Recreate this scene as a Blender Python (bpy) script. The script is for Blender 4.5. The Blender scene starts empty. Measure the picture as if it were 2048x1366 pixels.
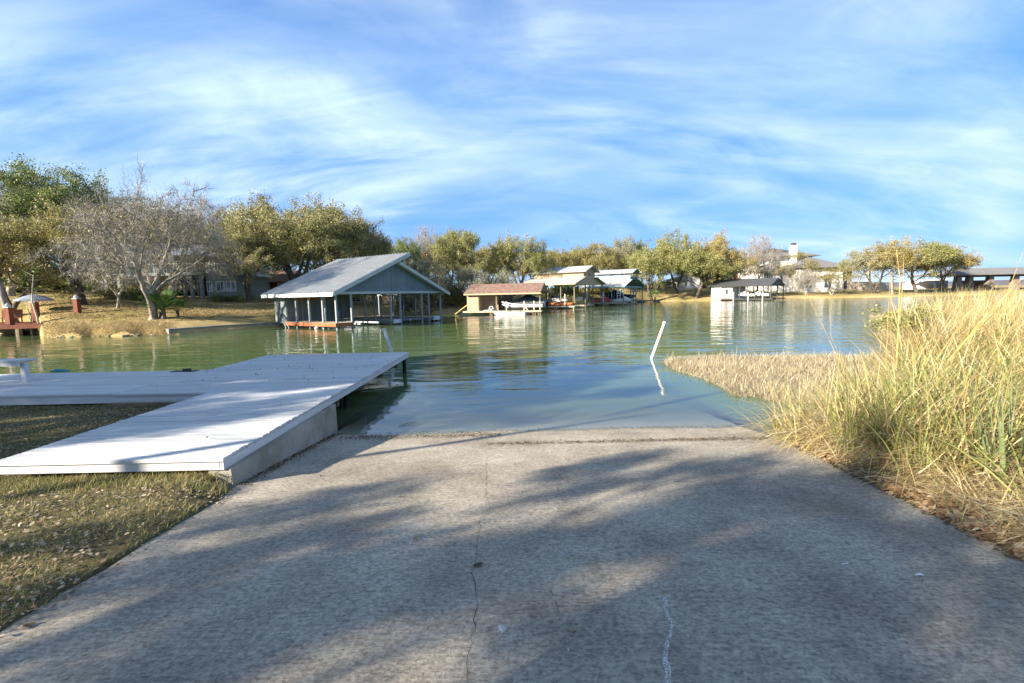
import bpy, bmesh, math, random
import numpy as np
from mathutils import Vector, Matrix

sc = bpy.context.scene
C = sc.collection
PI = math.pi
rad = math.radians

# ------------------------------------------------------------------ camera
EYE = 2.19
PITCH, ROLL, FPX = rad(5.9), rad(1.2), 910.0
f_ = np.array([0, math.cos(PITCH), -math.sin(PITCH)])
r0_ = np.array([1.0, 0, 0])
u0_ = np.array([0, math.sin(PITCH), math.cos(PITCH)])
R_ = r0_ * math.cos(ROLL) - u0_ * math.sin(ROLL)
U_ = u0_ * math.cos(ROLL) + r0_ * math.sin(ROLL)
cam = bpy.data.cameras.new('camera')
cam.sensor_width = 36.0
cam.lens = 36.0 * FPX / 2048.0
cam.clip_start = 0.05
cam.clip_end = 6000
co = bpy.data.objects.new('camera', cam)
C.objects.link(co)
co.matrix_world = Matrix(((R_[0], U_[0], -f_[0], 0), (R_[1], U_[1], -f_[1], 0), (R_[2], U_[2], -f_[2], EYE), (0, 0, 0, 1)))
sc.camera = co

# measuring helpers: where a direction seen in the photograph meets a plane of the place
def ray(x, y):
    return f_ + R_ * (x - 1024) / FPX - U_ * (y - 683) / FPX
def WZ(x, y, z=0.0):
    d = ray(x, y); t = (z - EYE) / d[2]
    return Vector((d[0] * t, d[1] * t, z))
def WD(x, y, D):
    d = ray(x, y); t = D / d[1]
    return Vector((d[0] * t, D, EYE + d[2] * t))

# ------------------------------------------------------------------ light
SUN_AZ, SUN_EL = rad(31), rad(22)          # the sun stands behind and to the left
sun_dir = Vector((-math.cos(SUN_AZ) * math.cos(SUN_EL), -math.sin(SUN_AZ) * math.cos(SUN_EL), math.sin(SUN_EL)))
sl = bpy.data.lights.new('sun', 'SUN')
sl.energy = 5.0
sl.angle = rad(0.53)
sl.color = (1.0, 0.88, 0.70)
so = bpy.data.objects.new('sun', sl)
so.rotation_euler = sun_dir.to_track_quat('Z', 'Y').to_euler()
so.location = (-20, -20, 30)
C.objects.link(so)

world = bpy.data.worlds.new('World')
sc.world = world
world.use_nodes = True
wn, wl = world.node_tree.nodes, world.node_tree.links
bg = wn['Background']
sky = wn.new('ShaderNodeTexSky')
sky.sky_type = 'NISHITA'
sky.sun_disc = False
sky.sun_elevation = SUN_EL
sky.sun_rotation = math.atan2(sun_dir.x, sun_dir.y) % (2 * PI)
sky.altitude = 250
sky.air_density = 1.0
sky.dust_density = 0.3
sky.ozone_density = 2.5
def wmath(op, a, b=None, clamp=False):
    n = wn.new('ShaderNodeMath'); n.operation = op; n.use_clamp = clamp
    for i, v in enumerate((a, b)):
        if v is None: continue
        if isinstance(v, (int, float)): n.inputs[i].default_value = v
        else: wl.new(v, n.inputs[i])
    return n.outputs[0]
tc = wn.new('ShaderNodeTexCoord')
sep = wn.new('ShaderNodeSeparateXYZ'); wl.new(tc.outputs['Generated'], sep.inputs[0])
dz = wmath('ADD', wmath('MAXIMUM', sep.outputs[2], 0.0), 0.30)
cx = wmath('DIVIDE', sep.outputs[0], dz)
cy = wmath('DIVIDE', sep.outputs[1], dz)
comb = wn.new('ShaderNodeCombineXYZ'); wl.new(cx, comb.inputs[0]); wl.new(cy, comb.inputs[1])
def wnoise(rotz, sx, sy, scale, detail, distort, loc=(0, 0, 0), rough=0.5):
    m = wn.new('ShaderNodeMapping'); m.inputs['Rotation'].default_value = (0, 0, rad(rotz))
    m.inputs['Scale'].default_value = (sx, sy, 1); m.inputs['Location'].default_value = loc
    wl.new(comb.outputs[0], m.inputs[0])
    n = wn.new('ShaderNodeTexNoise'); n.inputs['Scale'].default_value = scale
    n.inputs['Detail'].default_value = detail; n.inputs['Distortion'].default_value = distort
    n.inputs['Roughness'].default_value = rough
    wl.new(m.outputs[0], n.inputs[0])
    return n.outputs[0]
def wramp(v, a, b):
    n = wn.new('ShaderNodeMapRange'); n.interpolation_type = 'SMOOTHSTEP'
    n.inputs[1].default_value = a; n.inputs[2].default_value = b
    wl.new(v, n.inputs[0]); return n.outputs[0]
big = wramp(wnoise(18, 0.8, 1.0, 0.95, 5, 0.6, (3.1, 1.7, 0)), 0.22, 0.70)
wisp = wramp(wnoise(-35, 0.75, 1.5, 1.7, 8, 0.9, (0.4, 5.2, 0), 0.52), 0.22, 0.86)
fine = wramp(wnoise(52, 0.5, 2.0, 3.6, 10, 0.7, (7, 2, 0), 0.6), 0.35, 0.8)
cl = wmath('MULTIPLY', big, wmath('ADD', wmath('MULTIPLY', wisp, 0.95), wmath('MULTIPLY', fine, 0.5)))
cl = wmath('ADD', cl, wmath('ADD', wmath('MULTIPLY', wisp, 0.22), 0.14), True)
hz = wmath('POWER', wmath('SUBTRACT', 1.0, wmath('MAXIMUM', sep.outputs[2], 0.0)), 9.0)
cl = wmath('MULTIPLY', cl, 1.0, True)
tint = wn.new('ShaderNodeMix'); tint.data_type = 'RGBA'; tint.blend_type = 'MULTIPLY'
tint.inputs[0].default_value = 1.0
tint.inputs[7].default_value = (0.60, 1.0, 1.5, 1)
wl.new(sky.outputs[0], tint.inputs[6])
az = wn.new('ShaderNodeMix'); az.data_type = 'RGBA'; az.inputs[0].default_value = 0.72
az.inputs[7].default_value = (0.40, 2.2, 6.5, 1)
wl.new(tint.outputs[2], az.inputs[6])
cm = wn.new('ShaderNodeMix'); cm.data_type = 'RGBA'
cm.inputs[7].default_value = (4.9, 6.4, 8.2, 1)
wl.new(cl, cm.inputs[0]); wl.new(az.outputs[2], cm.inputs[6])
# the sky deepens from the height of the picture's top edge towards the zenith
zf = wn.new('ShaderNodeMapRange'); zf.inputs[1].default_value = 0.35; zf.inputs[2].default_value = 0.95; zf.inputs[3].default_value = 1.0; zf.inputs[4].default_value = 0.36
wl.new(sep.outputs[2], zf.inputs[0])
zm = wn.new('ShaderNodeMix'); zm.data_type = 'RGBA'; zm.blend_type = 'MULTIPLY'; zm.inputs[0].default_value = 1.0
wl.new(cm.outputs[2], zm.inputs[6]); wl.new(zf.outputs[0], zm.inputs[7])
wl.new(zm.outputs[2], bg.inputs[0])
bg.inputs[1].default_value = 0.05

sc.view_settings.view_transform = 'Standard'
sc.view_settings.look = 'None'
sc.view_settings.gamma = 1.0
sc.view_settings.use_curve_mapping = False
sc.view_settings.exposure = 1.7
sc.render.engine = 'CYCLES'
sc.cycles.max_bounces = 8
sc.cycles.transparent_max_bounces = 12
sc.cycles.caustics_reflective = False
sc.cycles.caustics_refractive = False

# ------------------------------------------------------------------ materials
MATS = {}
def new_mat(name):
    m = bpy.data.materials.new(name); m.use_nodes = True
    nt = m.node_tree; nt.nodes.clear()
    out = nt.nodes.new('ShaderNodeOutputMaterial')
    MATS[name] = m
    return m, nt.nodes, nt.links, out
def ramp_node(N, cols, lo=0.3, hi=0.7):
    r = N.new('ShaderNodeValToRGB')
    el = r.color_ramp.elements
    k = len(cols)
    while len(el) < k: el.new(0.5)
    for i, c in enumerate(cols):
        el[i].position = lo + (hi - lo) * i / max(1, k - 1)
        el[i].color = (*c, 1)
    return r
def mk(name, cols, scale=5.0, rough=0.8, bump=0.0, bscale=None, metal=0.0, island=0.0, stretch=(1, 1, 1), spec=0.3, stain=0.0, stain_col=(0.05, 0.045, 0.035), stain_scale=1.3, detail=6, lo=0.3, hi=0.7, objrand=0.0):
    m, N, L, out = new_mat(name)
    b = N.new('ShaderNodeBsdfPrincipled'); L.new(b.outputs[0], out.inputs[0])
    b.inputs['Roughness'].default_value = rough
    b.inputs['Metallic'].default_value = metal
    b.inputs['Specular IOR Level'].default_value = spec
    tcn = N.new('ShaderNodeTexCoord')
    mp = N.new('ShaderNodeMapping'); mp.inputs['Scale'].default_value = stretch
    L.new(tcn.outputs['Object'], mp.inputs[0])
    nz = N.new('ShaderNodeTexNoise'); nz.inputs['Scale'].default_value = scale; nz.inputs['Detail'].default_value = detail
    L.new(mp.outputs[0], nz.inputs[0])
    r = ramp_node(N, cols, lo, hi); L.new(nz.outputs[0], r.inputs[0])
    col = r.outputs[0]
    if stain > 0:
        n2 = N.new('ShaderNodeTexNoise'); n2.inputs['Scale'].default_value = stain_scale; n2.inputs['Detail'].default_value = 9
        n2.inputs['Roughness'].default_value = 0.65
        L.new(mp.outputs[0], n2.inputs[0])
        mr = N.new('ShaderNodeMapRange'); mr.inputs[1].default_value = 0.52; mr.inputs[2].default_value = 0.72
        mr.inputs[4].default_value = stain
        L.new(n2.outputs[0], mr.inputs[0])
        mx = N.new('ShaderNodeMix'); mx.data_type = 'RGBA'; mx.inputs[7].default_value = (*stain_col, 1)
        L.new(mr.outputs[0], mx.inputs[0]); L.new(col, mx.inputs[6]); col = mx.outputs[2]
    if island > 0:
        g = N.new('ShaderNodeNewGeometry')
        hs = N.new('ShaderNodeHueSaturation')
        mr = N.new('ShaderNodeMapRange'); mr.inputs[3].default_value = 1 - island; mr.inputs[4].default_value = 1 + island
        L.new(g.outputs['Random Per Island'], mr.inputs[0]); L.new(mr.outputs[0], hs.inputs['Value'])
        L.new(col, hs.inputs['Color']); col = hs.outputs[0]
    if objrand > 0:
        oi = N.new('ShaderNodeObjectInfo'); h2 = N.new('ShaderNodeHueSaturation')
        mr = N.new('ShaderNodeMapRange'); mr.inputs[3].default_value = 1 - objrand; mr.inputs[4].default_value = 1 + objrand * .6
        L.new(oi.outputs['Random'], mr.inputs[0]); L.new(mr.outputs[0], h2.inputs['Value']); L.new(col, h2.inputs['Color']); col = h2.outputs[0]
    L.new(col, b.inputs['Base Color'])
    if bump > 0:
        n3 = N.new('ShaderNodeTexNoise'); n3.inputs['Scale'].default_value = bscale or scale * 4; n3.inputs['Detail'].default_value = 6
        L.new(mp.outputs[0], n3.inputs[0])
        bp = N.new('ShaderNodeBump'); bp.inputs['Strength'].default_value = 1.0; bp.inputs['Distance'].default_value = bump
        L.new(n3.outputs[0], bp.inputs['Height']); L.new(bp.outputs[0], b.inputs['Normal'])
    return m
def leafm(name, cols, trans=0.3, rough=0.55, patch=0.0, patch_scale=0.5):
    """cards: one colour of the range per card, a slow second noise shifts whole patches"""
    m, N, L, out = new_mat(name)
    g = N.new('ShaderNodeNewGeometry')
    v = g.outputs['Random Per Island']
    if patch > 0:
        tcn = N.new('ShaderNodeTexCoord')
        n = N.new('ShaderNodeTexNoise'); n.inputs['Scale'].default_value = patch_scale; n.inputs['Detail'].default_value = 2
        L.new(tcn.outputs['Object'], n.inputs[0])
        mr = N.new('ShaderNodeMapRange'); mr.inputs[1].default_value = 0.35; mr.inputs[2].default_value = 0.65
        mr.inputs[3].default_value = -patch; mr.inputs[4].default_value = patch
        L.new(n.outputs[0], mr.inputs[0])
        ad = N.new('ShaderNodeMath'); ad.operation = 'ADD'; ad.use_clamp = True
        L.new(v, ad.inputs[0]); L.new(mr.outputs[0], ad.inputs[1]); v = ad.outputs[0]
    r = ramp_node(N, cols, 0.0, 1.0); L.new(v, r.inputs[0])
    b = N.new('ShaderNodeBsdfPrincipled'); b.inputs['Roughness'].default_value = rough
    b.inputs['Specular IOR Level'].default_value = 0.35
    L.new(r.outputs[0], b.inputs['Base Color'])
    t = N.new('ShaderNodeBsdfTranslucent'); L.new(r.outputs[0], t.inputs[0])
    mx = N.new('ShaderNodeMixShader'); mx.inputs[0].default_value = trans
    L.new(b.outputs[0], mx.inputs[1]); L.new(t.outputs[0], mx.inputs[2]); L.new(mx.outputs[0], out.inputs[0])
    return m

M = {}
M['white_paint'] = mk('white_paint', [(.47, .49, .51), (.57, .585, .60)], 3, .55, .0012, 40, objrand=.10, stretch=(.25, 3, 1), stain=.55, stain_col=(.36, .355, .33), stain_scale=3.2)
M['fascia_paint'] = mk('fascia_paint', [(.52, .53, .55), (.60, .61, .62)], 4, .5, .001, 30, stretch=(.3, .3, 3), stain=.4, stain_col=(.40, .37, .31), stain_scale=3.5, objrand=.06)
M['wall_concrete'] = mk('wall_concrete', [(.20, .18, .14), (.32, .30, .25), (.38, .36, .31)], 2.2, .9, .006, 28, stain=.5, stain_col=(.10, .085, .05), stain_scale=2.0)
M['seawall'] = mk('seawall', [(.20, .20, .19), (.34, .34, .32)], 1.5, .9, .01, 12, stain=.5, stain_col=(.06, .06, .055), stain_scale=1.6)
M['dark_pile'] = mk('dark_pile', [(.010, .008, .007), (.022, .018, .015)], 6, .8)
M['pvc'] = mk('pvc', [(.72, .72, .72), (.80, .80, .79)], 5, .35)
M['grey_pipe'] = mk('grey_pipe', [(.45, .47, .50), (.6, .62, .65)], 5, .4)
M['roof_metal'] = mk('roof_metal', [(.60, .61, .61), (.70, .70, .69)], .6, .5, stain=.25, stain_col=(.30, .30, .28), stain_scale=2.2, stretch=(1, 1, 1))
M['roof_white'] = mk('roof_white', [(.38, .38, .375), (.47, .47, .46)], 1, .5)
M['trim_grey'] = mk('trim_grey', [(.36, .40, .42), (.44, .48, .50)], 2, .6)
M['siding_blue'] = mk('siding_blue', [(.125, .17, .21), (.17, .225, .26)], 1.5, .75, island=.10, stain=.2, stain_col=(.16, .19, .20))
M['siding_grey'] = mk('siding_grey', [(.15, .18, .19), (.20, .23, .235)], 1.5, .75, island=.08)
M['post_blue'] = mk('post_blue', [(.20, .235, .25), (.28, .31, .325)], 3, .6)
M['red_wood'] = mk('red_wood', [(.26, .085, .035), (.36, .13, .06)], 2, .7, island=.15, stretch=(.5, .5, 3))
M['redbrown'] = mk('redbrown', [(.13, .035, .02), (.19, .06, .03)], 2, .7, island=.12)
M['old_wood'] = mk('old_wood', [(.12, .09, .06), (.22, .18, .13)], 4, .85, island=.15)
M['pale_wood'] = mk('pale_wood', [(.34, .29, .21), (.46, .41, .31)], 3, .8, island=.1)
M['tan_wall'] = mk('tan_wall', [(.40, .30, .20), (.47, .36, .245)], 1.2, .8, island=.04, stain=.15, stain_col=(.3, .22, .14))
M['brown_roof'] = mk('brown_roof', [(.13, .075, .058), (.20, .13, .105), (.26, .18, .15)], 3, .95, .01, 12)
M['dark_roof'] = mk('dark_roof', [(.05, .055, .06), (.085, .09, .095)], 2, .6)
M['dark_post'] = mk('dark_post', [(.02, .02, .02), (.04, .04, .04)], 2, .5)
M['teal'] = mk('teal', [(.10, .22, .24), (.16, .30, .32)], 2, .6, island=.08)
M['teal_light'] = mk('teal_light', [(.30, .50, .52), (.38, .58, .60)], 2, .5)
M['white_wall'] = mk('white_wall', [(.72, .705, .67), (.79, .775, .74)], .6, .8, stain=.1, stain_col=(.5, .48, .42))
M['white_clean'] = mk('white_clean', [(.74, .74, .72), (.8, .8, .78)], 2, .6, stain=.15, stain_col=(.5, .5, .48))
M['stone_pale'] = mk('stone_pale', [(.34, .29, .21), (.48, .43, .34), (.55, .51, .42)], 2.5, .9, .01, 8)
M['stone_dark'] = mk('stone_dark', [(.14, .12, .10), (.28, .24, .20)], 3, .9)
M['glass'] = mk('glass', [(.03, .05, .06), (.06, .09, .10)], .6, .06, spec=.9)
M['inside_shade'] = mk('inside_shade', [(.006, .006, .007), (.012, .012, .013)], 2, .8)
M['house_grey'] = mk('house_grey', [(.20, .23, .22), (.26, .29, .27)], 1.0, .75, stretch=(.2, .2, 6))
M['galv'] = mk('galv', [(.38, .42, .48), (.58, .61, .66)], .8, .38, metal=.3)
M['cover_blue'] = mk('cover_blue', [(.055, .085, .12), (.10, .14, .18)], 1.5, .6)
M['boat_white'] = mk('boat_white', [(.70, .69, .65), (.78, .77, .73)], 3, .3)
M['boat_black'] = mk('boat_black', [(.008, .012, .03), (.015, .02, .045)], 3, .15, spec=.6)
M['kayak_orange'] = mk('kayak_orange', [(.62, .13, .04), (.75, .22, .07)], 2, .4)
M['red_paint'] = mk('red_paint', [(.5, .07, .07), (.62, .12, .12)], 3, .35)
M['blue_paint'] = mk('blue_paint', [(.10, .22, .42), (.16, .32, .55)], 3, .35)
M['chrome'] = mk('chrome', [(.6, .6, .6), (.75, .75, .75)], 3, .2, metal=.8)
M['black_rubber'] = mk('black_rubber', [(.01, .01, .01), (.02, .02, .02)], 3, .6)
M['yellow'] = mk('yellow', [(.70, .55, .20), (.78, .64, .28)], 3, .5)
M['bark_grey'] = mk('bark_grey', [(.14, .12, .10), (.27, .24, .21), (.42, .39, .35)], 3, .95, .02, 10)
M['bark_dark'] = mk('bark_dark', [(.045, .035, .028), (.09, .075, .06), (.16, .14, .12)], 3, .95, .02, 10)
M['twig_grey'] = leafm('twig_grey', [(.16, .14, .12), (.27, .245, .215), (.42, .395, .36)], .0, .9)
OAK = {
 'olive': leafm('oak_olive', [(0.081, 0.096, 0.030), (0.196, 0.186, 0.054), (0.333, 0.282, 0.096), (0.483, 0.408, 0.180)], .35, .5, .25, .6),
 'gold': leafm('oak_gold', [(0.081, 0.096, 0.034), (0.190, 0.192, 0.062), (0.322, 0.300, 0.108), (0.483, 0.444, 0.216)], .35, .5, .25, .6),
 'green': leafm('oak_green', [(0.040, 0.084, 0.024), (0.103, 0.162, 0.036), (0.196, 0.252, 0.060), (0.345, 0.360, 0.120)], .35, .5, .25, .6),
 'lime': leafm('oak_lime', [(.085, .10, .035), (.20, .215, .062), (.34, .335, .115), (.48, .45, .20)], .36, .5, .3, .5),
 'grey': leafm('oak_grey', [(0.115, 0.120, 0.072), (0.230, 0.228, 0.132), (0.345, 0.330, 0.204), (0.483, 0.456, 0.324)], .3, .6, .2, .6),
 'rust': leafm('oak_rust', [(0.127, 0.120, 0.036), (0.276, 0.246, 0.066), (0.437, 0.342, 0.120), (0.575, 0.444, 0.216)], .38, .5, .3, .6),
}
M['roof_shingle'] = mk('roof_shingle', [(.13, .13, .14), (.19, .19, .20)], 2, .85)

# ------------------------------------------------------------------ mesh helpers
class MB:
    def __init__(s):
        s.v, s.f = [], []
    def add(s, vs, fs):
        o = len(s.v); s.v.extend([tuple(v) for v in vs]); s.f.extend([tuple(i + o for i in f) for f in fs]); return s
    def box(s, a, b):
        (x0, y0, z0), (x1, y1, z1) = a, b
        return s.add([(x0, y0, z0), (x1, y0, z0), (x1, y1, z0), (x0, y1, z0), (x0, y0, z1), (x1, y0, z1), (x1, y1, z1), (x0, y1, z1)],
                     [(3, 2, 1, 0), (4, 5, 6, 7), (0, 1, 5, 4), (1, 2, 6, 5), (2, 3, 7, 6), (3, 0, 4, 7)])
    def beam(s, p, q, w, h, up=(0, 0, 1)):
        p, q = Vector(p), Vector(q); d = (q - p).normalized(); up = Vector(up)
        if abs(d.dot(up)) > .98: up = Vector((0, 1, 0))
        x = d.cross(up).normalized() * w / 2; y = x.cross(d).normalized() * h / 2
        vs = [p - x - y, p + x - y, p + x + y, p - x + y, q - x - y, q + x - y, q + x + y, q - x + y]
        return s.add(vs, [(0, 1, 2, 3), (7, 6, 5, 4), (0, 4, 5, 1), (1, 5, 6, 2), (2, 6, 7, 3), (3, 7, 4, 0)])
    def tube(s, pts, rs, n=6):
        pts = [Vector(p) for p in pts]
        if isinstance(rs, (int, float)): rs = [rs] * len(pts)
        o = len(s.v); k = len(pts)
        for i, p in enumerate(pts):
            d = (pts[min(i + 1, k - 1)] - pts[max(i - 1, 0)]).normalized()
            a = Vector((0, 0, 1)) if abs(d.z) < .9 else Vector((1, 0, 0))
            x = d.cross(a).normalized(); y = d.cross(x)
            for j in range(n):
                t = 2 * PI * j / n
                s.v.append(tuple(p + (x * math.cos(t) + y * math.sin(t)) * rs[i]))
        for i in range(k - 1):
            for j in range(n):
                j2 = (j + 1) % n
                s.f.append((o + i * n + j, o + i * n + j2, o + (i + 1) * n + j2, o + (i + 1) * n + j))
        s.f.append(tuple(o + j for j in range(n))[::-1]); s.f.append(tuple(o + (k - 1) * n + j for j in range(n)))
        return s
    def prism(s, pts, vec):
        """closed polygon (3D points) pushed along vec"""
        n = len(pts); pts = [Vector(p) for p in pts]; vec = Vector(vec); o = len(s.v)
        s.v.extend([tuple(p) for p in pts] + [tuple(p + vec) for p in pts])
        s.f.append(tuple(range(o, o + n))[::-1]); s.f.append(tuple(range(o + n, o + 2 * n)))
        for i in range(n):
            j = (i + 1) % n; s.f.append((o + i, o + j, o + n + j, o + n + i))
        return s
    def slab(s, a, b, c, d, t):
        """four top corners, thickness t downwards"""
        return s.prism([a, b, c, d], (0, 0, -t))
    def loft(s, rings, close=True):
        n = len(rings[0]); o = len(s.v)
        for r in rings: s.v.extend([tuple(p) for p in r])
        for i in range(len(rings) - 1):
            for j in range(n if close else n - 1):
                j2 = (j + 1) % n
                s.f.append((o + i * n + j, o + i * n + j2, o + (i + 1) * n + j2, o + (i + 1) * n + j))
        if close:
            s.f.append(tuple(range(o, o + n))[::-1]); s.f.append(tuple(range(o + (len(rings) - 1) * n, o + len(rings) * n)))
        return s
    def build(s, name, mat, parent=None, loc=None, smooth=False, stuff=False, kind=None):
        me = bpy.data.meshes.new(name); me.from_pydata(s.v, [], s.f)
        bm = bmesh.new(); bm.from_mesh(me); bmesh.ops.recalc_face_normals(bm, faces=bm.faces); bm.to_mesh(me); bm.free()
        if smooth:
            me.polygons.foreach_set('use_smooth', [True] * len(me.polygons))
        me.materials.append(M[mat] if isinstance(mat, str) else mat)
        o = bpy.data.objects.new(name, me); C.objects.link(o)
        if parent: o.parent = parent
        if loc: o.location = loc
        if stuff: o['kind'] = 'stuff'
        if kind: o['kind'] = kind
        return o
def thing(name, label, cat, loc=(0, 0, 0), rz=0, group=None):
    o = bpy.data.objects.new(name, None); o.empty_display_size = .2; C.objects.link(o)
    o.location = loc; o.rotation_euler = (0, 0, rz); o['label'] = label; o['category'] = cat
    if group: o['group'] = group
    return o
def tag(o, label, cat, group=None):
    o['label'] = label; o['category'] = cat
    if group: o['group'] = group
    return o
def inst(src, name, parent, loc=(0, 0, 0), rot=(0, 0, 0), scale=(1, 1, 1)):
    o = src.copy(); o.name = name; C.objects.link(o); o.parent = parent
    o.location = loc; o.rotation_euler = rot; o.scale = scale; return o
def quads(name, V, mat, parent=None, kind=None, tri=False, smooth=False):
    """V: n x k x 3 array, one k-gon each"""
    n, k, _ = V.shape
    me = bpy.data.meshes.new(name)
    me.vertices.add(n * k); me.vertices.foreach_set('co', V.astype(np.float32).ravel())
    me.loops.add(n * k); me.loops.foreach_set('vertex_index', np.arange(n * k, dtype=np.int32))
    me.polygons.add(n); me.polygons.foreach_set('loop_start', np.arange(0, n * k, k, dtype=np.int32))
    me.update(calc_edges=True)
    me.materials.append(M[mat] if isinstance(mat, str) else mat)
    if name.startswith('_'): return me
    o = bpy.data.objects.new(name, me); C.objects.link(o)
    if parent: o.parent = parent
    if kind: o['kind'] = kind
    return o
def mesh_np(name, V, Fc, mat, smooth=False):
    """V n x 3, Fc m x 4"""
    me = bpy.data.meshes.new(name); k = Fc.shape[1]
    me.vertices.add(len(V)); me.vertices.foreach_set('co', V.astype(np.float32).ravel())
    me.loops.add(Fc.size); me.loops.foreach_set('vertex_index', Fc.astype(np.int32).ravel())
    me.polygons.add(len(Fc)); me.polygons.foreach_set('loop_start', np.arange(0, Fc.size, k, dtype=np.int32))
    if smooth: me.polygons.foreach_set('use_smooth', np.ones(len(Fc), dtype=bool))
    me.update(calc_edges=True); me.materials.append(M[mat] if isinstance(mat, str) else mat)
    return me
def link(me, name, parent=None, kind=None):
    o = bpy.data.objects.new(name, me); C.objects.link(o)
    if parent: o.parent = parent
    if kind: o['kind'] = kind
    return o
def grid(name, xs, ys, zf, mat, kind='structure'):
    X, Y = np.meshgrid(xs, ys); Z = zf(X, Y)
    V = np.stack([X, Y, Z], -1).reshape(-1, 3); nx, ny = len(xs), len(ys)
    i = np.arange(ny - 1)[:, None] * nx + np.arange(nx - 1)[None]
    Fc = np.stack([i, i + 1, i + nx + 1, i + nx], -1).reshape(-1, 4)
    return link(mesh_np(name, V, Fc, mat, True), name, None, kind)
def vnoise(X, Y, s, seed=0):
    """cheap smooth value noise"""
    x, y = X * s + seed * 17.3, Y * s + seed * 9.1
    xi, yi = np.floor(x), np.floor(y); fx, fy = x - xi, y - yi
    fx, fy = fx * fx * (3 - 2 * fx), fy * fy * (3 - 2 * fy)
    def h(a, b):
        v = np.sin(a * 127.1 + b * 311.7 + seed * 74.7) * 43758.5453; return v - np.floor(v)
    return (h(xi, yi) * (1 - fx) + h(xi + 1, yi) * fx) * (1 - fy) + (h(xi, yi + 1) * (1 - fx) + h(xi + 1, yi + 1) * fx) * fy
def in_poly(px, py, poly):
    ins = np.zeros(px.shape, bool); n = len(poly)
    for i in range(n):
        x1, y1 = poly[i][0], poly[i][1]; x2, y2 = poly[(i + 1) % n][0], poly[(i + 1) % n][1]
        c = ((y1 > py) != (y2 > py)) & (px < (x2 - x1) * (py - y1) / (y2 - y1 + 1e-12) + x1)
        ins ^= c
    return ins

# ------------------------------------------------------------------ terrain
SL = 0.1; YW = 7.15                                   # ramp slope and its waterline
def ramp_z(y):
    return SL * (YW - y)

def terrain_mat(name, cols, scale, patch, patch_scale=.35):
    m, N, L, out = new_mat(name)
    b = N.new('ShaderNodeBsdfPrincipled'); b.inputs['Roughness'].default_value = .95; b.inputs['Specular IOR Level'].default_value = .1
    L.new(b.outputs[0], out.inputs[0])
    tcn = N.new('ShaderNodeTexCoord')
    n1 = N.new('ShaderNodeTexNoise'); n1.inputs['Scale'].default_value = scale; n1.inputs['Detail'].default_value = 9; n1.inputs['Roughness'].default_value = .7
    n2 = N.new('ShaderNodeTexNoise'); n2.inputs['Scale'].default_value = patch_scale; n2.inputs['Detail'].default_value = 5
    L.new(tcn.outputs['Object'], n1.inputs[0]); L.new(tcn.outputs['Object'], n2.inputs[0])
    r1 = ramp_node(N, cols, .3, .7); r2 = ramp_node(N, patch, .35, .65)
    L.new(n1.outputs[0], r1.inputs[0]); L.new(n2.outputs[0], r2.inputs[0])
    mx = N.new('ShaderNodeMix'); mx.data_type = 'RGBA'; mx.inputs[0].default_value = .5
    L.new(r1.outputs[0], mx.inputs[6]); L.new(r2.outputs[0], mx.inputs[7]); L.new(mx.outputs[2], b.inputs['Base Color'])
    bp = N.new('ShaderNodeBump'); bp.inputs['Distance'].default_value = .05
    L.new(n1.outputs[0], bp.inputs['Height']); L.new(bp.outputs[0], b.inputs['Normal'])
    return m
M['lawn_near'] = terrain_mat('lawn_near', [(.05, .05, .02), (.12, .10, .05), (.22, .18, .11)], 22, [(.10, .11, .035), (.20, .17, .09), (.09, .075, .05)], .9)
M['bank_soil'] = terrain_mat('bank_soil', [(.07, .05, .035), (.20, .15, .09), (.34, .27, .17)], 16, [(.22, .17, .10), (.30, .24, .15)], .9)
M['lawn_far'] = terrain_mat('lawn_far', [(.17, .125, .06), (.33, .25, .12), (.50, .40, .22)], 1.6, [(.20, .19, .06), (.38, .30, .14), (.48, .39, .21)], .12)
M['lake_bed'] = mk('lake_bed', [(.03, .045, .02), (.06, .075, .035)], .5, .9)
M['hill'] = mk('hill', [(.09, .09, .10), (.13, .12, .13), (.17, .15, .15)], .02, .95)

# lake bed: one sheet to the horizon under everything
lb = MB().add([(-3500, -1200, -1.6), (3500, -1200, -1.6), (3500, 5200, -1.6), (-3500, 5200, -1.6)], [(0, 1, 2, 3)]).build('lake_bed', 'lake_bed', kind='structure')

# left lawn
def lawn_z(X, Y):
    z = .36 + .062 * np.maximum(0, 4.5 - Y)
    z = np.minimum(z, 1.15) + (vnoise(X, Y, 1.3, 1) - .5) * .05 + (vnoise(X, Y, .35, 2) - .5) * .08
    edge = np.where(X > -5.6, 7.35, 8.9) + (vnoise(X, Y, .4, 3) - .5) * .5
    edge = np.where(X < -16, 8.9 - (-16 - X) * .12, edge)
    k = np.clip((Y - edge) / .9, 0, 1)
    z = z * (1 - k) + (-1.4) * k
    # meets the slab level at its rim
    rim = np.interp(Y, [-60, 0, 2.2, 4.4, 4.6, 9], [-2.6, -2.62, -2.70, -2.85, -3.1, -3.1])
    d = np.clip((rim - X) / .35, 0, 1)
    zr = ramp_z(np.maximum(Y, -6)) + .012
    return np.where(Y < 4.5, zr * (1 - d) + np.maximum(z, zr) * d, z)
xs = np.concatenate([np.linspace(-90, -16, 20)[:-1], np.linspace(-16, -7, 30)[:-1], np.linspace(-7, -3.05, 45), np.linspace(-3.0, -2.62, 12)])
ysl = np.concatenate([np.linspace(-60, -4, 15)[:-1], np.linspace(-4, 10.4, 110)])
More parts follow.
